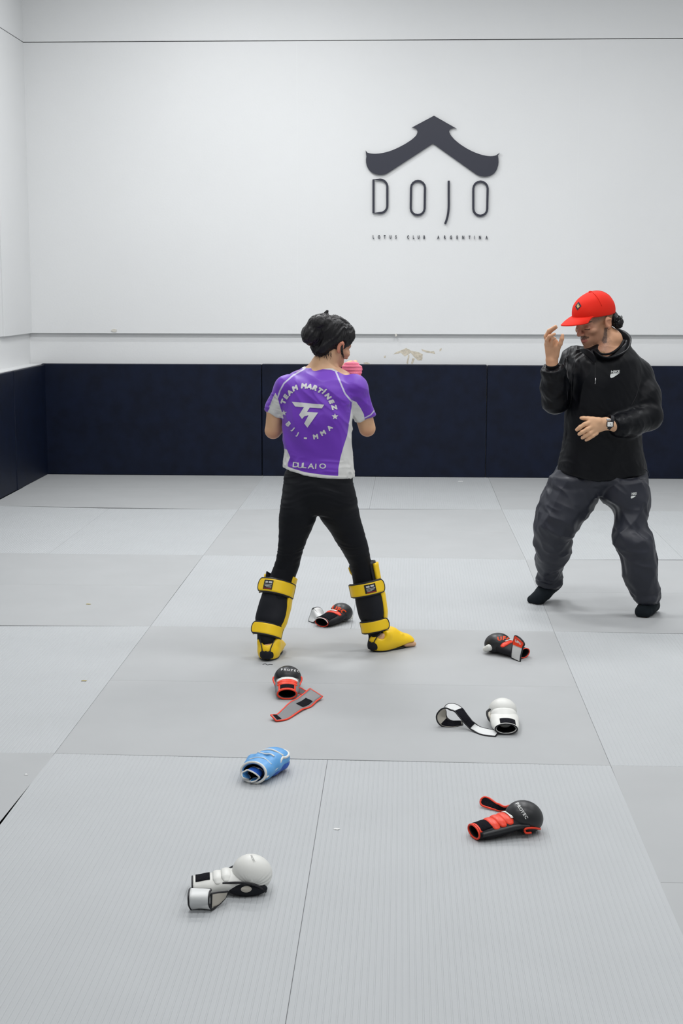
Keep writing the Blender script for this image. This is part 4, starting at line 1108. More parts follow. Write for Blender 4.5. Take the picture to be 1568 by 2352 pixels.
b.chain([H(1278, 802, 7.37), H(1286, 790, 7.355), H(1290, 778, 7.35), H(1291.5, 770, 7.35)], [0.0135, 0.0115, 0.0105, 0.0085], 0.006)
# lowered left hand, back of the hand to the room
b.cone(H(1390, 973, 7.352), H(1362, 980, 7.335), 0.027, 0.033, 0.012, (0.25, 0.0, 1), 1.22, 0.60)
b.cone(H(1372, 968, 7.34), H(1356, 964, 7.335), 0.020, 0.013, 0.010)
fl_ = [([(1358, 969, 7.330), (1343, 974, 7.318), (1332, 981, 7.322), (1324.5, 987, 7.335)], 0.0112),
       ([(1360, 979, 7.328), (1348, 986, 7.314), (1337, 992.5, 7.318), (1330, 997, 7.332)], 0.0114),
       ([(1364, 988, 7.330), (1354, 995, 7.318), (1344, 1001, 7.322), (1337, 1005.5, 7.334)], 0.0108),
       ([(1370, 995, 7.335), (1361, 1001, 7.325), (1352, 1007, 7.328), (1345.5, 1010.5, 7.338)], 0.0098)]
for pts, r in fl_: b.chain([H(*q) for q in pts], [r*1.05, r*1.0, r*0.95, r*0.85], 0.004)
b.chain([H(1362, 963, 7.338), H(1350, 961.5, 7.345), H(1340, 960.5, 7.35), H(1334, 960, 7.355)], [0.0135, 0.0115, 0.0100, 0.0085], 0.006)
# feet inside the socks
def foot2(s, heel, ball, toe, ank, r=0.0):
    heel, ball, toe, ank = map(A, (heel, ball, toe, ank)); sd = unit(np.cross(toe-heel, (0, 0, 1)))
    s.chain([ank, heel*0.6+ank*0.4, heel], [0.033+r, 0.034+r, 0.028+r], 0.02)
    s.chain([heel, heel*0.3+ball*0.7, ball, toe], [0.028+r, 0.030+r, 0.026+r, 0.016+r], 0.02, sd, 1.30, 1.0)
    s.cone(ank, ball, 0.034+r, 0.026+r, 0.03)
fb = fl(1236, 1386); ft_ = fl(1219, 1384)
f1 = (P(1275, 1338, 7.80)+A((0, 0, 0.0)), A((fb.x, fb.y, 0.030)), A((ft_.x, ft_.y, 0.018)), P(1262, 1340, 7.755))
rh, rb_, rt = fl(1500, 1412), fl(1478, 1416), fl(1466, 1414)
f2 = (A((rh.x, rh.y+0.07, 0.033)), A((rb_.x, rb_.y, 0.030)), A((rt.x-0.0, rt.y-0.015, 0.021)), P(1493, 1378, 7.47))
for q in (f1, f2): foot2(b, *q)
head_shape(b, hc)
tatc = [XZ(*q, 7.45) for q in [(1391, 755), (1399, 752), (1398, 775), (1396, 788), (1389, 790), (1385, 784), (1389, 774)]]
def coach_cols(V):
    c = np.tile(A((0.58, 0.315, 0.185)), (len(V), 1))
    hand = (V[:, 2] < 1.2)*1.0; c = mixc(c, (0.70, 0.42, 0.25), hand*0.85)
    x, y, z = hc.loc(V); near = ((np.abs(x) < 0.12) & (np.abs(y) < 0.15) & (z > -0.16) & (z < 0.16))*1.0
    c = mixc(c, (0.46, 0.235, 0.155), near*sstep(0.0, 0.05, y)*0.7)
    c = mixc(c, (0.55, 0.22, 0.14), near*sstep(0.070, 0.078, np.abs(x))*(np.abs(z) < 0.04)*(np.abs(y) < 0.04)*0.5)
    c = mixc(c, (0.47, 0.16, 0.12), near*(np.hypot((y-0.11)/1.0, z+0.02) < 0.022)*0.35)
    lips = near*sstep(0.082, 0.088, y)*(np.hypot(x/0.024, (z+0.0565)/0.0105) < 1); c = mixc(c, (0.43, 0.14, 0.115), lips*0.85)
    st = 0.5+0.5*vnoise(V*420)
    mo = near*(y > 0.080)*(np.hypot(x/0.030, (z+0.0425+0.12*np.abs(x)*0.4)/0.0085) < 1)*(np.hypot((np.abs(x)-0.0), z+0.030) > 0.008); c = mixc(c, (0.035, 0.022, 0.018), mo*(0.55+0.4*st))
    beard = near*sstep(-0.050, -0.085, z)*sstep(-0.125, -0.112, z)*sstep(0.0, 0.03, y)*0.35*st + near*sstep(0.045, 0.06, np.abs(x))*sstep(-0.02, -0.06, z)*sstep(-0.10, -0.085, z)*(y > 0.0)*0.30*st
    c = mixc(c, (0.06, 0.040, 0.035), np.clip(beard, 0, 0.6))
    goat = near*(np.hypot(x/0.020, (z+0.098)/0.018) < 1)*(y > 0.05)*0.45*st; c = mixc(c, (0.06, 0.04, 0.035), goat)
    fade = near*sstep(0.005, 0.030, z)*(np.abs(x) > 0.05)*sstep(0.075, 0.055, y)*sstep(-0.12, -0.1, y); c = mixc(c, (0.05, 0.035, 0.03), fade*(0.4+0.35*st)*(np.abs(x) < 0.079))
    brow = near*(y > 0.06)*(np.hypot((np.abs(x)-0.034)/3.0, z-0.030+0.15*np.maximum(np.abs(x)-0.034, 0)) < 0.0058); c = mixc(c, (0.03, 0.02, 0.018), brow*0.9)
    lash = near*(y > 0.07)*(np.abs(z+0.0025+6*(np.abs(x)-0.032)**2) < 0.0022)*(np.abs(np.abs(x)-0.032) < 0.016); c = mixc(c, (0.025, 0.015, 0.015), lash*0.9)
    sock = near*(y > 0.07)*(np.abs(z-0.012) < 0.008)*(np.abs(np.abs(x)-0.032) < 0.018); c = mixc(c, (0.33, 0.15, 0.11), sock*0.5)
    d = poly_dist(V[:, 0], V[:, 2], tatc); tt = sstep(0.002, -0.002, d)*(V[:, 1] < 7.62)*(near > 0)
    c = mixc(c, (0.07, 0.055, 0.055), np.clip(tt, 0, 1)*(0.6+0.3*st))
    d = poly_dist(V[:, 0], V[:, 2], [XZ(*q, 7.45) for q in [(1366, 808), (1392, 808), (1384, 822), (1372, 822)]]); c = mixc(c, (0.30, 0.17, 0.07), (d < 0)*1.0*(V[:, 1] < 7.6)*(0.3+0.7*(vnoise(V*260) > 0)))
    n = vnoise(V*38); c = c*(1+0.05*n[:, None]); return {'col': np.clip(c, 0, 1)}
cb, _, _ = sdf_obj('body', b, 0.0034, M['skin'], coach, 1, None, coach_cols)
# nails
for pts, r in fl_:
    q = H(*pts[3]); d_ = unit(H(*pts[3])-H(*pts[2])); s = Shape(); s.ell(q+d_*0.001+A((0, -r*0.72, r*0.25)), (0.0052, 0.0025, 0.0052), None, 0.001)
    sdf_obj('fingernail', s, 0.0012, mat('nail', (0.66, 0.42, 0.33), 0.3, 0.5) if 'nail' not in M else M['nail'], coach, 1)
# socks
for q in (f1, f2):
    s = Shape(); foot2(s, *q, r=0.004); s.cone(A(q[3]), A(q[3])+A((0, 0, 0.05)), 0.038, 0.042, 0.02)
    s.half((0, 0, 0.0015), (0, 0, -1), A(q[1])-0.3, A((q[1][0]+0.3, q[1][1]+0.3, 0.02)))
    sdf_obj('sock', s, 0.0035, M['sock'], coach, 1, lambda V: 0.0008*vnoise(V*60))

# cap
s = Shape(); k_ = hc.sc
E = lambda c, r, k=0.01, op='u': s.ell(hc.p(*c), A(r)*k_, hc.ax(), k, op)
E((0, -0.006, 0.050), (0.084, 0.106, 0.096)); E((0, 0.040, 0.060), (0.068, 0.062, 0.062), 0.03)
n_ = hc.U*0.97+hc.F*(-0.24)
s.half(hc.p(0, 0.05, 0.043), -hc.U*0.985+hc.F*0.17, hc.o-0.3, hc.o+0.3, 0.003)
s.ell(hc.p(0, -0.006, 0.044), A((0.078, 0.100, 0.088))*k_, hc.ax(), 0.002, 's')
cap, CV, CF_ = sdf_obj('cap', s, 0.003, M['cap'], coach, 1, lambda V: 0.0010*vnoise(V*22))
# brim: curved sheet with thickness
Vb = []; Fb = []; nu, nv = 26, 12
for lay in (0, 1):
    for iu in range(nu+1):
        a = (iu/nu-0.5)*2*1.12
        for iv in range(nv+1):
            v = iv/nv
            ex = 0.092*math.cos(a*0.80)**0.8*v
            xx = (0.078+ex*0.10)*math.sin(a); yy = 0.010+0.086*math.cos(a)+ex
            zz = 0.058-0.006*v-0.9*xx*xx*(1.0+1.2*v)+0.006*math.sin(v*PI)-0.10*ex*0.6
            Vb.append(hc.p(xx, yy, zz-(0.0028 if lay else 0)))
st_ = (nu+1)*(nv+1)
for iu in range(nu):
    for iv in range(nv):
        a = iu*(nv+1)+iv; Fb.append((a, a+1, a+nv+2, a+nv+1)); Fb.append((st_+a, st_+a+nv+1, st_+a+nv+2, st_+a+1))
    for iv in (0, nv): a = iu*(nv+1)+iv; Fb.append((a, st_+a, st_+a+nv+1, a+nv+1))
for iu in (0, nu):
    for iv in range(nv): a = iu*(nv+1)+iv; Fb.append((a, a+1, st_+a+1, st_+a))
mesh_obj('brim', Vb, Fb, M['cap'], cap, True)
bt, _, _ = sdf_obj('cap_button', Shape().ell(hc.p(0, -0.004, 0.147), A((0.008, 0.008, 0.004))*k_, hc.ax()), 0.0015, M['cap'], None, 1); bt.parent = cap
cbv = bvh_of(np.array([v.co[:] for v in cap.data.vertices]), [tuple(p.vertices) for p in cap.data.polygons])
ZC = lambda zx, zy: (1240+zx/7.127, 650+zy/7.127)
dm = [ZC(632, 305), ZC(677, 377), ZC(610, 448), ZC(576, 385)]
decal('cap_patch', [(np.array(dm), [(0, 1, 2, 3)])], TPX, None, cbv, M['patch_navy'], cap, 0.0016, 0.006)
c0 = np.mean(dm, 0); rr = random.Random(3)
sh_ = []
for (dx, dy, r) in ((0, -3.2, 1.9), (-1.2, 0.2, 2.6), (1.6, 0.5, 2.3), (-0.4, 3.4, 1.9), (0.3, 1.6, 1.8)):
    vv = [(c0[0]+0.4+dx+r*rr.uniform(.75, 1.1)*math.cos(t_*PI/4)*0.8, c0[1]+dy+r*rr.uniform(.75, 1.1)*math.sin(t_*PI/4)) for t_ in range(8)]+[(c0[0]+0.4+dx, c0[1]+dy)]
    sh_.append((np.array(vv), [(q, (q+1) % 8, 8) for q in range(8)]))
decal('patch_embroidery', sh_, TPX, None, cbv, M['gold'], cap, 0.0026, 0.006)
# crown seam
q = []
for a in np.linspace(0.0, 1.25, 14): q.append(hc.p(-0.0842*math.sin(a)*0.35, -0.006-0.1065*math.sin(a)*0.94, 0.050+0.0965*math.cos(a)))
tube('crown_seam', q, 0.0012, M['cap'], cap, 5)
q = []
for a in np.linspace(0.05, 1.2, 14): q.append(hc.p(-0.0845*math.sin(a), -0.006+0.02*math.sin(a), 0.050+0.0965*math.cos(a)))
tube('crown_seam', q, 0.0012, M['cap'], cap, 5)
# hair under the cap at the back
s = Shape(); s.ell(hc.p(-0.005, -0.072, 0.000), A((0.062, 0.034, 0.040))*k_, hc.ax(), 0.01)
s.ell(P(1419, 741, 7.56), (0.026, 0.026, 0.030), None, 0.02)
sdf_obj('hair', s, 0.0035, M['hair'], coach, 0, lambda V: 0.004*vnoise(V*90)+0.002*vnoise(V*210))
rnd = random.Random(9); cur = []
for i in range(90):
    a0 = P(1411+rnd.uniform(-3, 8), rnd.uniform(728, 752), 7.55+rnd.uniform(-.03, .02)); dxx = rnd.uniform(6, 17); dyy = rnd.uniform(-9, 8)
    a1 = P(1411+dxx*0.6+4, 738+dyy*0.8, 7.55); a2 = P(1411+dxx, 738+dyy*1.2+rnd.uniform(-4, 4), 7.55+rnd.uniform(-.02, .02)); a3 = P(1411+dxx+rnd.uniform(-2, 4), 738+dyy*1.3+rnd.uniform(-5, 6), 7.55)
    cur.append([a0, a1, a2, a3])
for i in range(0): cur.append([P(1405, 703+i, 7.52), P(1409, 705+i, 7.52), P(1410, 703+rnd.uniform(0, 8), 7.52)])
strands('hair_strands', cur, 0.0016, 0.0006, M['hair'], coach)
# wrist watch
wc = P(1399, 970, 7.355); wax = unit(A(P(1392, 972, 7.355))-A(P(1412, 978, 7.37)))
u_ = unit(np.cross(wax, (0, 1, 0))); v_ = np.cross(wax, u_)
watch_pts = [wc+0.0335*(math.cos(a)*u_*1.1+math.sin(a)*v_*0.85) for a in np.linspace(0, 2*PI, 25)]
ws, _ = ribbon('wrist_watch', watch_pts, [wax], 0.019, 0.003, M['black_trim'], coach, None, n=60)
ws['label'] = 'wrist watch with white dial on a black strap'
s = Shape(); fc = P(1400.5, 974.5, 7.312); n3 = A((-0.05, -1, 0.1))
fx = unit(np.cross((0, 0, 1), n3)); fz = np.cross(n3, fx)/np.linalg.norm(n3)
s.rbox(fc, (0.0175, 0.0050, 0.0150), 0.0045, [unit(fx), unit(n3), unit(np.cross(fx, n3))]); q, _, _ = sdf_obj('watch_case', s, 0.0015, M['black_trim'], None, 1); q.parent = ws
s = Shape(); s.rbox(fc+A((0, -0.0036, 0)), (0.0138, 0.0020, 0.0118), 0.0018, [unit(fx), unit(n3), unit(np.cross(fx, n3))]); q, _, _ = sdf_obj('dial', s, 0.0012, M['dial'], None, 1); q.parent = ws
for a, L_ in ((0.6, 0.006), (2.3, 0.008)):
    tube('watch_hand', [fc+A((0, -0.0066, 0)), fc+A((math.sin(a)*L_, -0.0066, math.cos(a)*L_))], 0.0006, M['black_trim'], ws, 4)
bc_ = P(1397.5, 964, 7.318); s = Shape(); s.cone(bc_-A((0.007, 0, 0)), bc_+A((0.007, 0, 0)), 0.0052, 0.0052, 0.001, (0, 0, 1), 1.1, 0.6); q, _, _ = sdf_obj('watch_link', s, 0.0013, M['steel'], None, 1); q.parent = ws
#==GLOVES==
# ================================================================== gloves lying on the mats
M['red'] = mat('orange_red_leather', (0.80, 0.045, 0.012), 0.42, 0.4)
M['g_black'] = mat('black_glove_leather', (0.009, 0.010, 0.012), 0.40, 0.5, bump=0.1, bump_scale=60)
M['g_black2'] = mat('black_glove_cloth', (0.006, 0.006, 0.009), 0.6, 0.3)
M['hook'] = mat('black_hook_fabric', (0.010, 0.010, 0.014), 0.95, 0.1, 300, 0.5, 1.0, 900, bump_dist=0.002)
M['g_white'] = mat('white_glove_leather', (0.70, 0.70, 0.665), 0.42, 0.4, bump=0.15, bump_scale=80)
M['g_white2'] = mat('white_strap_vinyl', (0.66, 0.67, 0.665), 0.45, 0.4)
M['beige'] = mat('beige_strap_lining', (0.50, 0.47, 0.41), 0.7, 0.2)
M['g_grey'] = mat('grey_strap_vinyl', (0.17, 0.17, 0.175), 0.42, 0.5)
M['g_blue'] = mat('light_blue_leather', (0.10, 0.33, 0.66), 0.40, 0.4, bump=0.3, bump_scale=45, bump_dist=0.003)
M['g_blue2'] = mat('blue_leather', (0.012, 0.085, 0.42), 0.45, 0.4)
M['g_inside'] = mat('dark_glove_lining', (0.004, 0.004, 0.005), 0.9, 0.1)
M['orange_print'] = mat('orange_print', (0.78, 0.075, 0.015), 0.5, 0.3)
M['grey_print'] = mat('grey_print', (0.38, 0.38, 0.36), 0.5, 0.3)
M['p_white'] = mat('white_glove_print', (0.68, 0.68, 0.67), 0.5, 0.3)

class GF:
    """glove frame: x from the cuff end to the knuckles, y to the left, z up"""
    def __init__(s, a, b):
        a, b = fl(*a), fl(*b); s.o = A((a.x, a.y, 0)); d = A((b.x-a.x, b.y-a.y, 0)); s.X = d/np.linalg.norm(d); s.Y = A((-s.X[1], s.X[0], 0)); s.Z = A((0, 0, 1))
    def p(s, x, y, z): return s.o+x*s.X+y*s.Y+z*s.Z
    def ax(s): return [s.X, s.Y, s.Z]
def glove_root(name, label, gf, group=None):
    c = gf.p(0.12, 0, 0); e = empty('training_glove', (c[0], c[1], 0)); tag(e, label, 'glove', group or 'training gloves scattered over the floor mats'); return e
def mesh_bvh(o): return bvh_of([v.co[:] for v in o.data.vertices], [tuple(p.vertices) for p in o.data.polygons])
def top_at(bv, gf, x, y, z0=0.0):
    p = Vector(gf.p(x, y, 0.3)); h = bv.ray_cast(p, Vector((0, 0, -1)))[0]
    return A(h) if h is not None else gf.p(x, y, z0)
def drape(name, bv, gf, x0, x1, y0, y1, lift, m, parent, n=10, taper=0.0, bow=0.0):
    V = []; F = []
    for lay in (0, 1):
        for i in range(n+1):
            for k in range(n+1):
                u = i/n; x = x0+(x1-x0)*u+bow*(1-(2*k/n-1)**2); sc = 1-taper*u; y = (y0+(y1-y0)*k/n)*sc
                q = top_at(bv, gf, x, y); V.append(q+A((0, 0, lift if lay == 0 else lift-0.002)))
    q = n+1; st = q*q
    for i in range(n):
        for k in range(n):
            a = i*q+k; F.append((a, a+q, a+q+1, a+1)); F.append((st+a, st+a+1, st+a+q+1, st+a+q))
    for i in range(n):
        for k in (0, n): a = i*q+k; F.append((a, st+a, st+a+q, a+q))
        for r in (0, n): a = r*q+i; F.append((a, a+1, st+a+1, st+a))
    o = mesh_obj(name, V, F, m, None, True); keep(o, parent); return o
def rib_px(name, pairs, mats, parent_e, trim, n=40, th=0.004, re=0, rs=0, tr=0.0028, label=None):
    a = [A(fl(p[0], p[1], p[2])) for p, q in pairs]; b = [A(fl(q[0], q[1], q[2])) for p, q in pairs]
    C = [(u+v)/2 for u, v in zip(a, b)]; W = [unit(v-u) for u, v in zip(a, b)]; wd = [np.linalg.norm(v-u) for u, v in zip(a, b)]
    o, rb = ribbon(name, C, W, wd, th, mats, parent_e, trim, tr, n, round_end=re, round_start=rs, label=label)
    return o, rb
def text_on_ribbon(name, rb, txt, s0, s1, w0, w1, lift, m, parent, flip=False, along=True, bold=0.04):
    V, F = glyph_mesh(txt, bold); mn, mx = V.min(0), V.max(0); q = (V-mn)/(mx-mn)
    if flip: q = 1-q
    C, W, N, wd = rb; n = len(C)
    P_ = []
    for u, v in q:
        s, w_ = (s0+(s1-s0)*u, w0+(w1-w0)*v) if along else (s0+(s1-s0)*v, w0+(w1-w0)*u)
        k = min(max(s*(n-1), 0), n-1.001); i = int(k); f = k-i
        P_.append((C[i]*(1-f)+C[i+1]*f)+(W[i]*(1-f)+W[i+1]*f)*wd[i]*w_+N[i]*lift)
    o = mesh_obj(name, P_, F, m, parent); return o
def glove_core(gf, root, fist_m, cuff_m, L=0.155, fr=(0.058, 0.053, 0.050), cz=0.052, cuff_r=0.031, cuff_w=1.30, wob=0.0, pucker=0.0, fist_label=None, tilt=0.0):
    s = Shape()
    CH = 0.68; CZ = cuff_r*CH+0.001
    s.chain([gf.p(0.0, 0, CZ), gf.p(0.05, 0, CZ+0.001), gf.p(0.10, 0, CZ+0.009), gf.p(0.145, 0, CZ+0.016)], [cuff_r, cuff_r*0.96, cuff_r*1.05, cuff_r*1.15], 0.02, gf.Y, cuff_w, CH)
    s.half(gf.p(0.002, 0, 0), -gf.X, gf.p(0, 0, 0)-0.12, gf.p(0, 0, 0)+0.12, 0.002)
    s.chain([gf.p(-0.03, 0, CZ), gf.p(0.05, 0, CZ)], [cuff_r-0.006, cuff_r-0.008], 0.002, gf.Y, cuff_w*1.02, CH*0.95, op='s')
    s.half((0, 0, 0.0008), (0, 0, -1), gf.p(0.1, 0, 0)-0.2, A((gf.p(0.1, 0, 0)[0]+0.2, gf.p(0.1, 0, 0)[1]+0.2, 0.02)), 0.002)
    core, _, _ = sdf_obj('cuff', s, 0.0028, cuff_m, root, 1)
    s = Shape(); s.chain([gf.p(0.003, 0, CZ), gf.p(0.05, 0, CZ)], [cuff_r-0.003, cuff_r-0.005], 0.002, gf.Y, cuff_w, CH)
    s.chain([gf.p(-0.02, 0, CZ), gf.p(0.045, 0, CZ)], [cuff_r-0.0075, cuff_r-0.0095], 0.002, gf.Y, cuff_w, CH*0.95, op='s')
    s.half(gf.p(0.0045, 0, 0), -gf.X, gf.p(0, 0, 0)-0.12, gf.p(0, 0, 0)+0.12, 0.002)
    q, _, _ = sdf_obj('lining', s, 0.0028, M['g_inside'], None, 1); q.parent = core
    s = Shape()
    s.ell(gf.p(L, 0, cz), fr, gf.ax(), 0.01); s.ell(gf.p(L+0.018, 0, cz-0.010), (fr[0]*0.80, fr[1]*0.96, fr[2]*0.80), gf.ax(), 0.02)
    s.half((0, 0, 0.002), (0, 0, -1), gf.p(L, 0, 0)-0.2, A((gf.p(L, 0, 0)[0]+0.2, gf.p(L, 0, 0)[1]+0.2, 0.03)), 0.004)
    # hollow palm side
    s.ell(gf.p(L-0.012, 0, -0.012), (fr[0]*0.75, fr[1]*0.9, 0.030), gf.ax(), 0.004, 's')
    cen = gf.p(L, 0, cz)
    def dsp(V):
        d = np.zeros(len(V))
        if pucker:
            q = V-cen; lx, ly, lz = q@gf.X, q@gf.Y, q@gf.Z
            a = np.arctan2(lz+0.02, lx-0.0); wgt = sstep(0.015, -0.03, lz)*sstep(0.010, 0.035, np.abs(ly)); d = pucker*wgt*np.cos(a*26+vnoise(V*30)*1.5)
        return d
    fist, _, _ = sdf_obj('fist_padding', s, 0.0026, fist_m, root, 1, dsp, label=fist_label)
    return core, fist
def thumb_loop(gf, root, m, trim, side=1, L=0.15):
    pts = [gf.p(L-0.055, side*0.040, 0.030), gf.p(L-0.030, side*0.058, 0.034), gf.p(L+0.004, side*0.062, 0.030), gf.p(L+0.030, side*0.052, 0.020)]
    o, rb = ribbon('thumb_loop', pts, [(0, 0, 1)], [0.030, 0.040, 0.040, 0.022], 0.004, m, root, trim, 0.003, 30, round_end=0.015)
    return o
def pad_segments(gf, root, core_bv, xs_, m, hw=0.036, r=0.0115):
    for x in xs_:
        pts = [top_at(core_bv, gf, x, y)+A((0, 0, -0.003)) for y in np.linspace(-hw, hw, 7)]
        s = Shape(); s.chain(pts, [r*0.8]+[r]*5+[r*0.8], 0.004, gf.X, 1.35, 0.62)
        sdf_obj('padding_segment', s, 0.0022, m, root, 1)
def cuff_trim(gf, root, m, r=0.0032, cr=0.031, cw=1.30):
    pts = [gf.p(0.001, (cr-0.0025)*cw*math.cos(a), cr*0.68+0.001+(cr-0.0025)*0.68*math.sin(a)) for a in np.linspace(0, 2*PI, 33)[:-1]]
    pts = [A((q[0], q[1], max(q[2], r))) for q in pts]
    tube('trim', pts, r, m, root, 6, closed=True)
def fist_text(fist, txt, chars, m, name='glove_print', size=8, bold=0.04, sx=1.1):
    """chars: (letter, px, py, angle) over the fist as seen in the photo"""
    bv = mesh_bvh(fist)
    sh = [text_px(c, x, y, size, math.radians(a), bold, sx) for c, x, y, a in chars]
    return decal(name, sh, TPX, None, bv, m, fist, 0.0010, 0.006)
def along(txt, p0, p1, ang):
    n = len(txt); return [(c, p0[0]+(p1[0]-p0[0])*(i/(n-1)), p0[1]+(p1[1]-p0[1])*(i/(n-1)), ang) for i, c in enumerate(txt)]

# 1 black and orange glove, nearest right
g = GF((1087, 1926), (1235, 1903)); rt = glove_root('g', 'black glove with orange-red wrist padding, nearest glove on the right, strap end curling up behind', g)
core, fist = glove_core(g, rt, M['g_black'], M['g_black2'], L=0.170, fr=(0.057, 0.054, 0.049), cz=0.048, fist_label='glossy black fist padding')
bv = mesh_bvh(core); pad_segments(g, rt, bv, (0.062, 0.085, 0.107), M['red'])
drape('hook_patch', bv, g, 0.010, 0.048, -0.034, 0.034, 0.0025, M['hook'], rt); drape('binding', bv, g, 0.0045, 0.012, -0.036, 0.036, 0.0016, M['red'], rt, 6); drape('binding', bv, g, 0.048, 0.056, -0.036, 0.037, 0.0016, M['red'], rt, 6)
drape('worn_patch', bv, g, 0.113, 0.121, -0.030, 0.032, 0.0075, M['g_white'], rt, 6)
cuff_trim(g, rt, M['red'])
tube('trim', [g.p(0.145, -0.058, 0.026), g.p(0.150, -0.060, 0.032), g.p(0.175, -0.058, 0.030), g.p(0.205, -0.046, 0.018), g.p(0.215, -0.030, 0.012)], 0.0036, M['red'], rt, 6, n=24)
tube('trim', [g.p(0.145, -0.058, 0.026), g.p(0.150, -0.060, 0.018), g.p(0.168, -0.060, 0.016)], 0.0034, M['red'], rt, 6, n=12)
tube('palm_edge', [g.p(0.01, -0.037, 0.022), g.p(0.06, -0.041, 0.028), g.p(0.12, -0.047, 0.036), g.p(0.165, -0.055, 0.036)], [0.008, 0.010, 0.009, 0.006], M['g_black'], rt, 8, n=24)
rib_px('strap', [((1180, 1848, .03), (1182, 1862, .010)), ((1160, 1853, .022), (1158, 1861, .005)), ((1141, 1846, .022), (1135, 1859, .005)), ((1122, 1833, .028), (1110, 1852, .007)), ((1108, 1829, .032), (1100, 1845, .012))], [M['hook'], M['hook']], rt, M['red'], re=0.02, tr=0.0034)
fist_text(fist, 'PROYEC', along('PROYEC', (1188, 1847), (1208, 1877), 62), M['p_white'], size=7.4)

# 2 white glove, nearest left
g = GF((441, 2049), (592, 2043)); rt = glove_root('g', 'white glove lying nearest the camera on the left, strap folded under its cuff', g)
core, fist = glove_core(g, rt, M['g_white'], M['g_white'], L=0.164, fr=(0.052, 0.052, 0.047), cz=0.055, pucker=0.0022)
bv = mesh_bvh(core); drape('hook_patch', bv, g, 0.010, 0.050, -0.024, 0.026, 0.0022, M['hook'], rt)
pad_segments(g, rt, bv, (0.073, 0.096), M['g_white'], r=0.010)
cuff_trim(g, rt, M['black_trim'], 0.0026)
tube('trim', [g.p(0.085, -0.042, 0.040), g.p(0.12, -0.050, 0.044), g.p(0.15, -0.057, 0.044), g.p(0.18, -0.056, 0.034), g.p(0.205, -0.045, 0.012)], 0.0034, M['black_trim'], rt, 6, n=30)
s = Shape(); s.ell(g.p(0.155, -0.042, 0.020), (0.055, 0.016, 0.020), g.ax(), 0.01); sdf_obj('palm_side', s, 0.003, M['black_cloth'], rt, 1)
s = Shape(); s.ell(g.p(0.150, -0.056, 0.026), (0.016, 0.004, 0.010), g.ax(), 0.003); sdf_obj('finger_bar', s, 0.002, M['beige'], rt, 1)
tube('thumb_loop', [g.p(0.09, 0.046, 0.030), g.p(0.115, 0.068, 0.040), g.p(0.145, 0.060, 0.050)], 0.005, M['black_trim'], rt, 8, n=20)
rib_px('strap', [((437, 2040, .046), (484, 2044, .046)), ((434, 2050, .050), (481, 2049, .050)), ((433, 2060, .046), (479, 2059, .046)), ((433, 2070, .034), (479, 2070, .034)), ((434, 2079, .018), (480, 2079, .018)), ((440, 2084, .006), (487, 2087, .006)), ((450, 2076, .003), (497, 2082, .003))], [M['g_white2'], M['g_white2']], rt, M['black_trim'], tr=0.003)
rib_px('strap', [((483, 2054, .046), (487, 2086, .004)), ((500, 2051, .040), (504, 2077, .005)), ((522, 2048, .034), (518, 2062, .012))], [M['beige'], M['beige']], rt, M['black_trim'], tr=0.003)
fist_text(fist, 'PROYEC', along('PROYEC', (577, 1966), (583.5, 1979), 80), M['grey_print'], size=4.2, bold=0.0)

# 3 blue glove lying palm up
g = GF((578, 1800), (648, 1757)); rt = glove_root('g', 'light blue glove with white piping lying palm up, cuff open towards the camera', g)
s = Shape(); s.chain([g.p(0.0, 0, 0.036), g.p(0.05, 0, 0.034), g.p(0.10, 0, 0.038)], [0.037, 0.034, 0.036], 0.02, g.Y, 1.38, 0.92)
s.half(g.p(0.002, 0, 0), -g.X+A((0, 0, 0.30)), g.p(0, 0, 0)-0.15, g.p(0, 0, 0)+0.15, 0.002)
s.ell(g.p(0.105, 0.0, 0.040), (0.045, 0.052, 0.036), g.ax(), 0.02); s.ell(g.p(0.155, -0.002, 0.046), (0.055, 0.056, 0.034), g.ax(), 0.02)
s.cone(g.p(0.07, 0.045, 0.036), g.p(0.115, 0.062, 0.040), 0.022, 0.020, 0.015)
s.chain([g.p(-0.05, 0, 0.036), g.p(0.06, 0, 0.034)], [0.032, 0.028], 0.002, g.Y, 1.42, 0.92, op='s')
s.chain([g.p(0.088, -0.034, 0.080), g.p(0.098, 0.0, 0.084), g.p(0.092, 0.028, 0.082)], [0.012, 0.015, 0.011], 0.006, op='s')
s.half((0, 0, 0.001), (0, 0, -1), g.p(0.1, 0, 0)-0.2, A((g.p(0.1, 0, 0)[0]+0.2, g.p(0.1, 0, 0)[1]+0.2, 0.02)), 0.002)
def bdisp(V):
    q = V-g.p(0.115, 0.0, 0.07); w_ = np.exp(-((q@g.X)/0.022)**2-((q@g.Y)/0.05)**2); return 0.0065*w_*ridge(V, g.Y*0.7+g.X, 26, 3, 3.0, 0.6)+0.0012*ridge(V, g.X, 18, 3, 6.0)
hand, _, _ = sdf_obj('palm_cover', s, 0.0025, M['g_blue'], rt, 1, bdisp)
bv = mesh_bvh(hand)
s = Shape(); s.ell(g.p(0.150, -0.004, 0.030), (0.056, 0.055, 0.030), g.ax(), 0.01); s.ell(g.p(0.095, -0.012, 0.024), (0.035, 0.040, 0.024), g.ax(), 0.02)
sdf_obj('fist_padding', s, 0.003, M['g_blue2'], rt, 1, lambda V: 0.0012*ridge(V, (0, 0, 1), 60, 3, 2.0))
s = Shape(); s.chain([g.p(0.002, 0, 0.036), g.p(0.06, 0, 0.034)], [0.0335, 0.030], 0.002, g.Y, 1.38, 0.92); s.half(g.p(0.004, 0, 0), -g.X+A((0, 0, 0.30)), g.p(0, 0, 0)-0.15, g.p(0, 0, 0)+0.15, 0.002); s.chain([g.p(-0.05, 0, 0.036), g.p(0.052, 0, 0.034)], [0.0288, 0.0245], 0.002, g.Y, 1.40, 0.92, op='s')
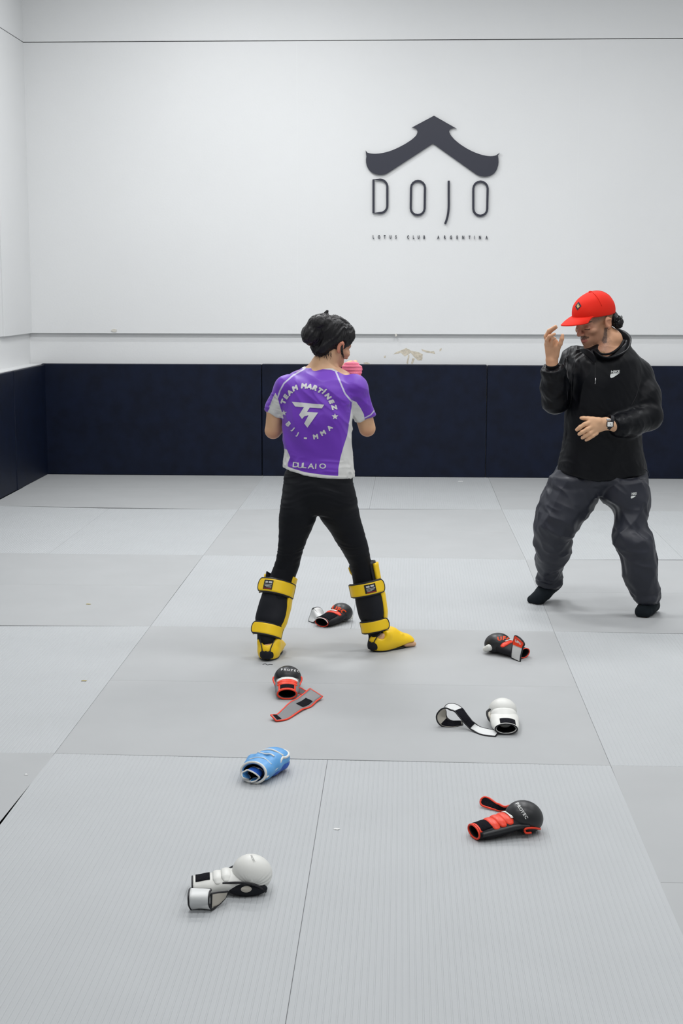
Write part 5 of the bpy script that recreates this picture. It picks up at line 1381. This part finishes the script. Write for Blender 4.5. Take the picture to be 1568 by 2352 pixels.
q, _, _ = sdf_obj('lining', s, 0.003, M['g_inside'], None, 1); q.parent = hand
def rim(a): x0 = 0.0; z = 0.036+0.0335*math.sin(a); return g.p(0.002+0.30*z*0.95-0.0, 0.0355*1.36*math.cos(a), max(z, 0.004))
tube('trim', [rim(a) for a in np.linspace(0, 2*PI, 33)[:-1]], 0.0044, M['g_white'], rt, 8, closed=True)
# rolled strap inside the cuff opening
rib_px('strap', [((560, 1794, .014), (572, 1784, .016)), ((558, 1780, .030), (570, 1771, .032)), ((568, 1769, .046), (580, 1762, .046)), ((583, 1775, .044), (594, 1767, .044)), ((594, 1784, .028), (604, 1776, .028)), ((586, 1793, .014), (597, 1785, .016)), ((570, 1797, .008), (582, 1788, .010))], [M['g_blue2'], M['g_blue']], rt, M['g_white'], tr=0.0028)
tt = lambda pts, r=0.0034, n=30: tube('trim', [top_at(bv, g, x, y, 0.04)+A((0, 0, 0.0005)) for x, y in pts], r, M['g_white'], rt, 8, n=n)
tt([(0.060, 0.044), (0.066, 0.015), (0.066, -0.015), (0.060, -0.044)], 0.0018)
tt([(0.128, 0.048), (0.132, 0.022), (0.138, 0.0), (0.134, -0.022), (0.138, -0.048)], 0.0038)
tt([(0.104, 0.030), (0.110, 0.008), (0.108, -0.014), (0.098, -0.034)], 0.0032)
edge = [top_at(bv, g, 0.153+0.0515*math.cos(a), -0.002+0.0525*math.sin(a), 0.05)+A((0, 0, -0.0005)) for a in np.linspace(-2.0, 1.95, 34)]
tube('trim', edge, 0.0046, M['g_white'], rt, 8, n=90)
edge = [g.p(0.012, -0.049, 0.026), g.p(0.05, -0.047, 0.030), g.p(0.09, -0.052, 0.040), g.p(0.120, -0.051, 0.058), A(edge[0])]
tube('trim', edge, 0.0044, M['g_white'], rt, 8, n=40)

# 4 black and orange glove, fist away from the camera, strap unrolled
g = GF((659, 1607), (661, 1572)); rt = glove_root('g', 'black glove with orange-red cuff behind the blue one, long grey strap unrolled beside it', g)
core, fist = glove_core(g, rt, M['g_black'], M['g_grey'], L=0.170, fr=(0.054, 0.055, 0.048), cz=0.049, cuff_r=0.033, fist_label='glossy black fist padding')
bv = mesh_bvh(core); pad_segments(g, rt, bv, (0.066, 0.086), M['red'], 0.034); drape('binding', bv, g, 0.0045, 0.058, -0.036, 0.036, 0.0014, M['red'], rt)
drape('hook_patch', bv, g, 0.012, 0.046, -0.029, 0.029, 0.0035, M['hook'], rt)
pad_segments(g, rt, bv, (0.104,), M['g_white'], 0.036, 0.012)
cuff_trim(g, rt, M['red'], 0.0034, 0.033)
for sd in (-1, 1): tube('trim', [g.p(0.09, sd*0.050, 0.034), g.p(0.125, sd*0.060, 0.050), g.p(0.140, sd*0.058, 0.058)], 0.0035, M['red'], rt, 6, n=14)
s_, rb = rib_px('strap', [((716, 1580, .040), (736, 1602, .012)), ((703, 1592, .032), (721, 1612, .008)), ((688, 1605, .022), (705, 1624, .006)), ((671, 1613, .024), (690, 1630, .008)), ((655, 1627, .018), (674, 1641, .006)), ((637, 1641, .014), (658, 1652, .004)), ((616, 1645, .018), (640, 1653, .006))], [M['g_grey'], M['g_grey']], rt, M['red'], tr=0.0036)
patch_on('hook_patch', rb, 0.24, 0.48, -0.15, 0.35, -0.003 if rb[2][20][2] < 0 else 0.003, M['hook'], s_)
patch_on('hook_patch', rb, 0.90, 0.99, -0.38, 0.38, -0.003 if rb[2][20][2] < 0 else 0.003, M['hook'], s_)
rib_px('strap', [((686, 1578, .035), (684, 1592, .012)), ((700, 1586, .022), (696, 1596, .006)), ((712, 1592, .014), (706, 1602, .004))], [M['g_grey'], M['g_grey']], rt, M['red'], tr=0.003, n=16)
fist_text(fist, 'PROYEC', [(c, 647.5+7.4*i, 1538.2+0.35*i*i*0.42, 3+i*3.2) for i, c in enumerate('PROYEC')], M['p_white'], size=4.8, sx=1.35)

# 5 white glove on the right with a long looped strap
g = GF((1162, 1688), (1150, 1645)); rt = glove_root('g', 'white glove with long black-edged strap curled into a loop on its left', g)
core, fist = glove_core(g, rt, M['g_white'], M['g_white'], L=0.165, fr=(0.056, 0.052, 0.046), cz=0.049, cuff_r=0.032, cuff_w=1.42, pucker=0.0010)
bv = mesh_bvh(core); drape('hook_patch', bv, g, 0.010, 0.050, -0.037, 0.022, 0.0022, M['hook'], rt); cuff_trim(g, rt, M['black_trim'], 0.0028, 0.032, 1.42)
s = Shape(); s.cone(g.p(0.088, 0.0, 0.028), g.p(0.12, 0.0, 0.040), 0.034, 0.040, 0.02, g.Y, 1.3, 0.8); sdf_obj('wrist_padding', s, 0.003, M['g_white'], rt, 1)
tube('thumb_loop', [g.p(0.075, 0.044, 0.020), g.p(0.098, 0.060, 0.034), g.p(0.122, 0.064, 0.052), g.p(0.135, 0.052, 0.060)], 0.0046, M['black_trim'], rt, 8, n=22)
tube('thumb_loop', [g.p(0.080, 0.044, 0.024), g.p(0.10, 0.056, 0.042), g.p(0.122, 0.056, 0.050)], 0.0046, M['beige'], rt, 8, n=22)
s_, rb = rib_px('strap', [((1140, 1679, .010), (1142, 1692, .002)), ((1118, 1675, .010), (1115, 1689, .002)), ((1100, 1669, .014), (1090, 1680, .004)), ((1084, 1657, .032), (1073, 1667, .018)), ((1070, 1640, .052), (1058, 1650, .042)), ((1058, 1625, .068), (1045, 1635, .060)), ((1046, 1619, .076), (1029, 1629, .066)), ((1031, 1623, .070), (1012, 1635, .058)), ((1024, 1638, .046), (1003, 1650, .032)), ((1028, 1651, .026), (1010, 1664, .008)), ((1044, 1658, .012), (1032, 1669, .002)), ((1062, 1657, .012), (1060, 1664, .003))], [M['g_white2'], M['beige']], rt, M['black_trim'], n=90, tr=0.0030)
def outer(rb_, i): return 1
patch_on('hook_patch', rb, 0.24, 0.45, -0.46, 0.46, 0.0026, M['hook'], s_, m=6); patch_on('hook_patch', rb, 0.24, 0.45, -0.46, 0.46, -0.0026, M['hook'], s_, m=6)
patch_on('hook_patch', rb, 0.82, 0.99, -0.40, 0.40, 0.0026, M['hook'], s_); patch_on('hook_patch', rb, 0.82, 0.99, -0.40, 0.40, -0.0026, M['hook'], s_)

# 6 black and orange glove between the fighter's feet
g = GF((738, 1440), (790, 1425)); rt = glove_root('g', "black glove with orange lettering lying behind the fighter's feet, white strap end sticking up", g)
core, fist = glove_core(g, rt, M['g_black'], M['g_black2'], L=0.156, fr=(0.056, 0.052, 0.045), cz=0.050, cuff_r=0.034, cuff_w=1.3, fist_label='glossy black fist padding')
bv = mesh_bvh(core); drape('hook_patch', bv, g, 0.012, 0.078, -0.040, 0.040, 0.0025, M['hook'], rt); pad_segments(g, rt, bv, (0.096,), M['red'], 0.040, 0.011)
drape('reflective_strip', bv, g, 0.090, 0.100, -0.022, 0.020, 0.0085, M['p_white'], rt, 6)
cuff_trim(g, rt, M['red'], 0.0022, 0.034); tube('trim', [g.p(-0.002, 0.041*math.cos(a), 0.0235+0.0225*math.sin(a)) for a in np.linspace(0.1, PI-0.1, 16)], 0.0022, M['p_white'], rt, 6)
rib_px('strap', [((745, 1416, .012), (744, 1422, .004)), ((741, 1405, .038), (738, 1415, .028)), ((730, 1402, .052), (735, 1416, .040)), ((717, 1403, .052), (733, 1418, .036)), ((712, 1413, .028), (727, 1424, .018)), ((709, 1426, .002), (719, 1431, .002))], [M['g_white2'], M['g_black2']], rt, M['black_trim'], n=40, tr=0.0026)
s = Shape(); s.ell(g.p(0.195, -0.030, 0.022), (0.018, 0.014, 0.016), g.ax(), 0.004); sdf_obj('thumb_loop', s, 0.003, M['g_white'], rt, 1)
fist_text(fist, 'UFC', [('U', 768, 1396, 25), ('F', 778, 1400, 30), ('C', 788, 1405, 35)], M['orange_print'], size=10.5, bold=0.06, sx=1.25)

# 7 black and orange glove on the right, strap standing up
g = GF((1204, 1512), (1146, 1500)); rt = glove_root('g', 'black glove on the right with white and red strap standing upright', g)
core, fist = glove_core(g, rt, M['g_black'], M['g_black2'], L=0.146, fr=(0.060, 0.055, 0.046), cz=0.048, cuff_r=0.034, cuff_w=1.25, fist_label='glossy black fist padding')
bv = mesh_bvh(core); pad_segments(g, rt, bv, (0.094,), M['red'], 0.040, 0.012); drape('reflective_strip', bv, g, 0.090, 0.102, -0.034, 0.020, 0.0095, M['p_white'], rt, 6); cuff_trim(g, rt, M['red'], 0.0026, 0.034, 1.25)
s = Shape(); s.chain([g.p(0.158, 0.054, 0.034), g.p(0.182, 0.052, 0.022)], [0.016, 0.013], 0.005); sdf_obj('thumb_loop', s, 0.003, M['g_white'], rt, 1)
s_, rb = rib_px('strap', [((1174, 1512, .002), (1194, 1519, .002)), ((1174.5, 1500, .028), (1195.5, 1506, .028)), ((1176, 1486, .056), (1199, 1493, .056)), ((1179, 1473, .082), (1203, 1480, .082)), ((1182, 1462.5, .104), (1207, 1470, .104))], [M['g_white2'], M['g_white2']], rt, M['black_trim'], n=40, tr=0.0036, re=0.014)
lift = 0.003 if rb[2][20][1] < 0 else -0.003
rp = patch_on('red_panel', rb, 0.60, 0.96, -0.46, 0.46, lift, M['red'], s_)
text_on_ribbon('strap_print', rb, 'UFC', 0.72, 0.84, -0.30, 0.30, lift*1.75, M['p_white'], s_, along=False, bold=0.05)
fist_text(fist, 'UFC', [('U', 1147, 1467, -6), ('F', 1157.5, 1466, 6), ('C', 1167, 1469, 18)], M['orange_print'], size=9.5, bold=0.06, sx=1.2)
#==EXTRAS==
# ================================================================== sign on the back wall
SY_ = WALLY-0.035
def wpt(px, py, Y=SY_): return P(px, py, Y)
sg = P(992, 405, WALLY-0.02); sign = empty('wall_sign', (sg[0], WALLY-0.012, sg[2]))
tag(sign, 'dark navy wall sign, swept roof emblem over spaced raised lettering', 'sign')
ZS = lambda zx, zy: (800+zx*380/1568, 240+zy*380/1568)
def bez(p0, p1, p2, p3, n=10): return [tuple(np.array(p0)*(1-t)**3+3*np.array(p1)*t*(1-t)**2+3*np.array(p2)*t*t*(1-t)+np.array(p3)*t**3) for t in np.linspace(0, 1, n+1)[:-1]]
out = [(810, 106), (1028, 230)]
out += bez((1028, 230), (990, 215), (948, 232), (955, 262)) + bez((955, 262), (975, 330), (1110, 420), (1200, 455)) + bez((1200, 455), (1290, 492), (1370, 500), (1412, 475)) + [(1436, 455), (1416, 482)]
out += bez((1416, 482), (1440, 600), (1390, 685), (1290, 684)) + bez((1290, 684), (1230, 683), (1200, 655), (1180, 640), 6) + [(800, 370)]
out += bez((375, 648), (340, 668), (320, 668), (285, 666), 6) + bez((285, 666), (190, 655), (140, 570), (178, 460)) + [(162, 435)]
out += bez((178, 455), (230, 478), (330, 465), (410, 435)) + bez((410, 435), (500, 400), (590, 345), (625, 310)) + bez((625, 310), (680, 260), (650, 205), (578, 222))
pts = [wpt(*ZS(*q)) for q in out]
cl_ = []
for q in pts:
    if not cl_ or np.linalg.norm(q-cl_[-1]) > 1e-4: cl_.append(q)
keep(prism('roof_emblem', [tuple(q) for q in cl_], Vector((0, 0.012, 0)), M['sign']), sign)
def stroke(name, line, w_, closed=False, th=0.012):
    """flat bar of width w_ along pixel polyline (enlarged view), standing off the wall"""
    C = [wpt(*ZS(*q)) for q in line]; n = len(C); L_ = []; R_ = []
    for i in range(n):
        a = C[(i-1) % n] if (closed or i) else C[i]; b = C[(i+1) % n] if (closed or i < n-1) else C[i]
        d = unit(b-a); nrm = A((-d[2], 0, d[0])); L_.append(C[i]+nrm*w_/2); R_.append(C[i]-nrm*w_/2)
    V = L_+R_+[q+A((0, th, 0)) for q in L_]+[q+A((0, th, 0)) for q in R_]; F = []
    for i in range(n if closed else n-1):
        k = (i+1) % n; F += [(i, k, n+k, n+i), (2*n+i, 3*n+i, 3*n+k, 2*n+k), (i, 2*n+i, 2*n+k, k), (n+i, n+k, 3*n+k, 3*n+i)]
    if not closed: F += [(0, n, 3*n, 2*n), (n-1, 3*n-1, 4*n-1, 2*n-1)]
    o = mesh_obj(name, V, F, M['sign']); keep(o, sign); return o
def arc(cx, cy, rx, ry, a0, a1, n=8): return [(cx+rx*math.cos(a0+(a1-a0)*i/n), cy+ry*math.sin(a0+(a1-a0)*i/n)) for i in range(n+1)]
SW = 0.0185
stroke('letter', [(237, 712)]+[(300, 712)]+arc(300, 782, 68, 70, -PI/2, 0)[1:]+arc(300, 960, 68, 68, 0, PI/2)+[(237, 1028)], SW, True)
stroke('letter', arc(659, 790, 66, 66, PI, 2*PI)+arc(656, 985, 66, 63, 0, PI), SW, True)
stroke('letter', [(950, 722)]+bez((950, 900), (953, 1010), (942, 1070), (915, 1132), 12)+[(915, 1132)], SW)
stroke('letter', arc(1251, 798, 68, 68, PI, 2*PI)+arc(1249, 990, 66, 64, 0, PI), SW, True)
k = 0
for ch, zx in [('L', 237), ('O', 290), ('T', 343), ('U', 398), ('S', 450), ('C', 565), ('L', 617), ('U', 665), ('B', 718), ('A', 851), ('R', 914), ('G', 971), ('E', 1030), ('N', 1087), ('T', 1147), ('I', 1193), ('N', 1246), ('A', 1309)]:
    Vg, Fg = glyph_mesh(ch, 0.03); mn, mx = Vg.min(0), Vg.max(0); h_ = 34.0; wv = (mx[0]-mn[0])/(mx[1]-mn[1])*h_*0.58
    if ch == 'I': wv = 4
    yb = 1272+(zx-237)*0.005
    q = [wpt(*ZS(zx+(v[0]-(mn[0]+mx[0])/2)/(mx[0]-mn[0])*wv, yb-(v[1]-mn[1])/(mx[1]-mn[1])*h_), WALLY-0.026) for v in Vg]
    n = len(q); F = [tuple(f) for f in Fg]+[tuple(i+n for i in f[::-1]) for f in Fg]
    ed = {}
    for f in Fg:
        for i in range(len(f)): e = (f[i], f[(i+1) % len(f)]); ed[e] = ed.get(e, 0)+1
    F += [(a, a+n, b+n, b) for (a, b) in ed if (b, a) not in ed]
    keep(mesh_obj('small_letter', q+[v+A((0, 0.006, 0)) for v in q], F, M['sign']), sign)

# flaked paint low on the back wall, dirt and repairs on the board edge
M['flake'] = mat('bare_plaster', (0.56, 0.51, 0.42), 0.9, 0.1, 60, 0.18, 0.5, 200)
M['flake2'] = mat('paint_flake', (0.80, 0.80, 0.79), 0.8, 0.2)
WZ = lambda zx, zy: (780+zx*320/1568, 740+zy*320/1568)
rr = random.Random(12); YW = WALLY+0.03-0.0012
def blob(name, outline, m, jit=3.0, Y=YW):
    q = []
    for i in range(len(outline)):
        a, b = np.array(outline[i], float), np.array(outline[(i+1) % len(outline)], float)
        for t in (0, 0.33, 0.66): c = a+(b-a)*t+np.array([rr.uniform(-jit, jit), rr.uniform(-jit, jit)])*(t > 0); q.append(tuple(P(*WZ(*c), Y)))
    o = prism(name, q, Vector((0, 0.003, 0)), m); o.parent = wall_back; return o
blob('bare_plaster', [(600, 365), (640, 335), (700, 312), (748, 290), (800, 322), (850, 330), (905, 345), (935, 362), (925, 430), (880, 430), (840, 395), (800, 345), (775, 360), (735, 385), (690, 345), (640, 355)], M['flake'])
blob('bare_plaster', [(770, 365), (785, 370), (768, 468), (750, 465)], M['flake'], 2)
blob('bare_plaster', [(820, 400), (845, 410), (820, 470), (800, 465)], M['flake'], 2)
blob('bare_plaster', [(918, 300), (960, 315), (1020, 330), (1060, 325), (1075, 360), (1040, 350), (970, 340), (930, 325)], M['flake'], 2)
blob('bare_plaster', [(1125, 300), (1148, 292), (1140, 320), (1120, 330)], M['flake'], 1.5)
blob('bare_plaster', [(262, 460), (300, 450), (335, 462), (330, 485), (300, 478)], M['flake'], 2)
blob('bare_plaster', [(498, 380), (520, 375), (515, 400), (500, 402)], M['flake'], 2)
M['filler'] = mat('old_filler', (0.60, 0.58, 0.53), 0.9, 0.1)
for (px, py, w_, h_) in ((262, 759, 7, 4), (60, 758, 4, 5), (909, 770, 2.5, 4)):
    q = [tuple(P(px+w_*math.cos(a)*rr.uniform(.6, 1.1), py+h_*math.sin(a)*rr.uniform(.6, 1.1), WALLY-0.018)) for a in np.linspace(0, 2*PI, 12)[:-1]]
    o = prism('filler', q, Vector((0, 0.03, 0)), M['filler']); o.parent = wall_back
# fine board seams on the back wall
M['seam'] = mat('board_seam_filler', (0.72, 0.73, 0.73), 0.8, 0.2)
for (px, y0, y1) in ((682, 95, 760), (1326, 92, 760)):
    a = P(px, 400, WALLY-0.012); box('board_seam', a[0]-0.0025, a[0]+0.0025, WALLY-0.0128, WALLY, 1.265, 3.75, M['seam'], wall_back)

# crumbs and threads on the mats
M['crumb'] = mat('dry_crumb', (0.42, 0.36, 0.18), 0.9, 0.1); M['white_bit'] = mat('white_scrap', (0.75, 0.75, 0.74), 0.8, 0.2)
where = ['on the plain mat at the left', 'on the ribbed mat at the far left edge', 'on the ribbed mat right of the centre seam', 'on the far ribbed mat by the wall pads', 'on the plain mat at the near left edge']
for (px, py, r, m, lb) in ((203, 1388, 0.010, 'crumb', where[0]), (193, 1564, 0.010, 'crumb', where[1]), (773, 1905, 0.008, 'white_bit', where[2]), (1057, 1106, 0.018, 'white_bit', where[3]), (60, 1780, 0.006, 'white_bit', where[4])):
    c = fl(px, py); bm = bmesh.new(); bmesh.ops.create_icosphere(bm, subdivisions=2, radius=1)
    for v in bm.verts: k_ = 1+0.35*noise.noise(v.co*2+Vector((px, 0, 0))); v.co = Vector((v.co.x*r*k_*1.3, v.co.y*r*k_*0.7, max(v.co.z*0.003*k_, -0.001)))
    me = bpy.data.meshes.new('scrap'); bm.to_mesh(me); bm.free(); me.materials.append(M[m]); o = bpy.data.objects.new('scrap', me); o.location = (c.x, c.y, 0.001); COL.objects.link(o)
    tag(o, ('tan crumb lying ' if m == 'crumb' else 'white paper scrap lying ')+lb, 'scrap')
q = [fl(x, y, 0.0012) for x, y in ((603, 1526), (609, 1524.5), (614, 1527), (619, 1526), (626, 1526.5))]
th = tube('thread', q, 0.0011, M['black_trim'], None, 5, n=20); tag(th, 'black loose thread on the mat just below the left foot', 'thread')
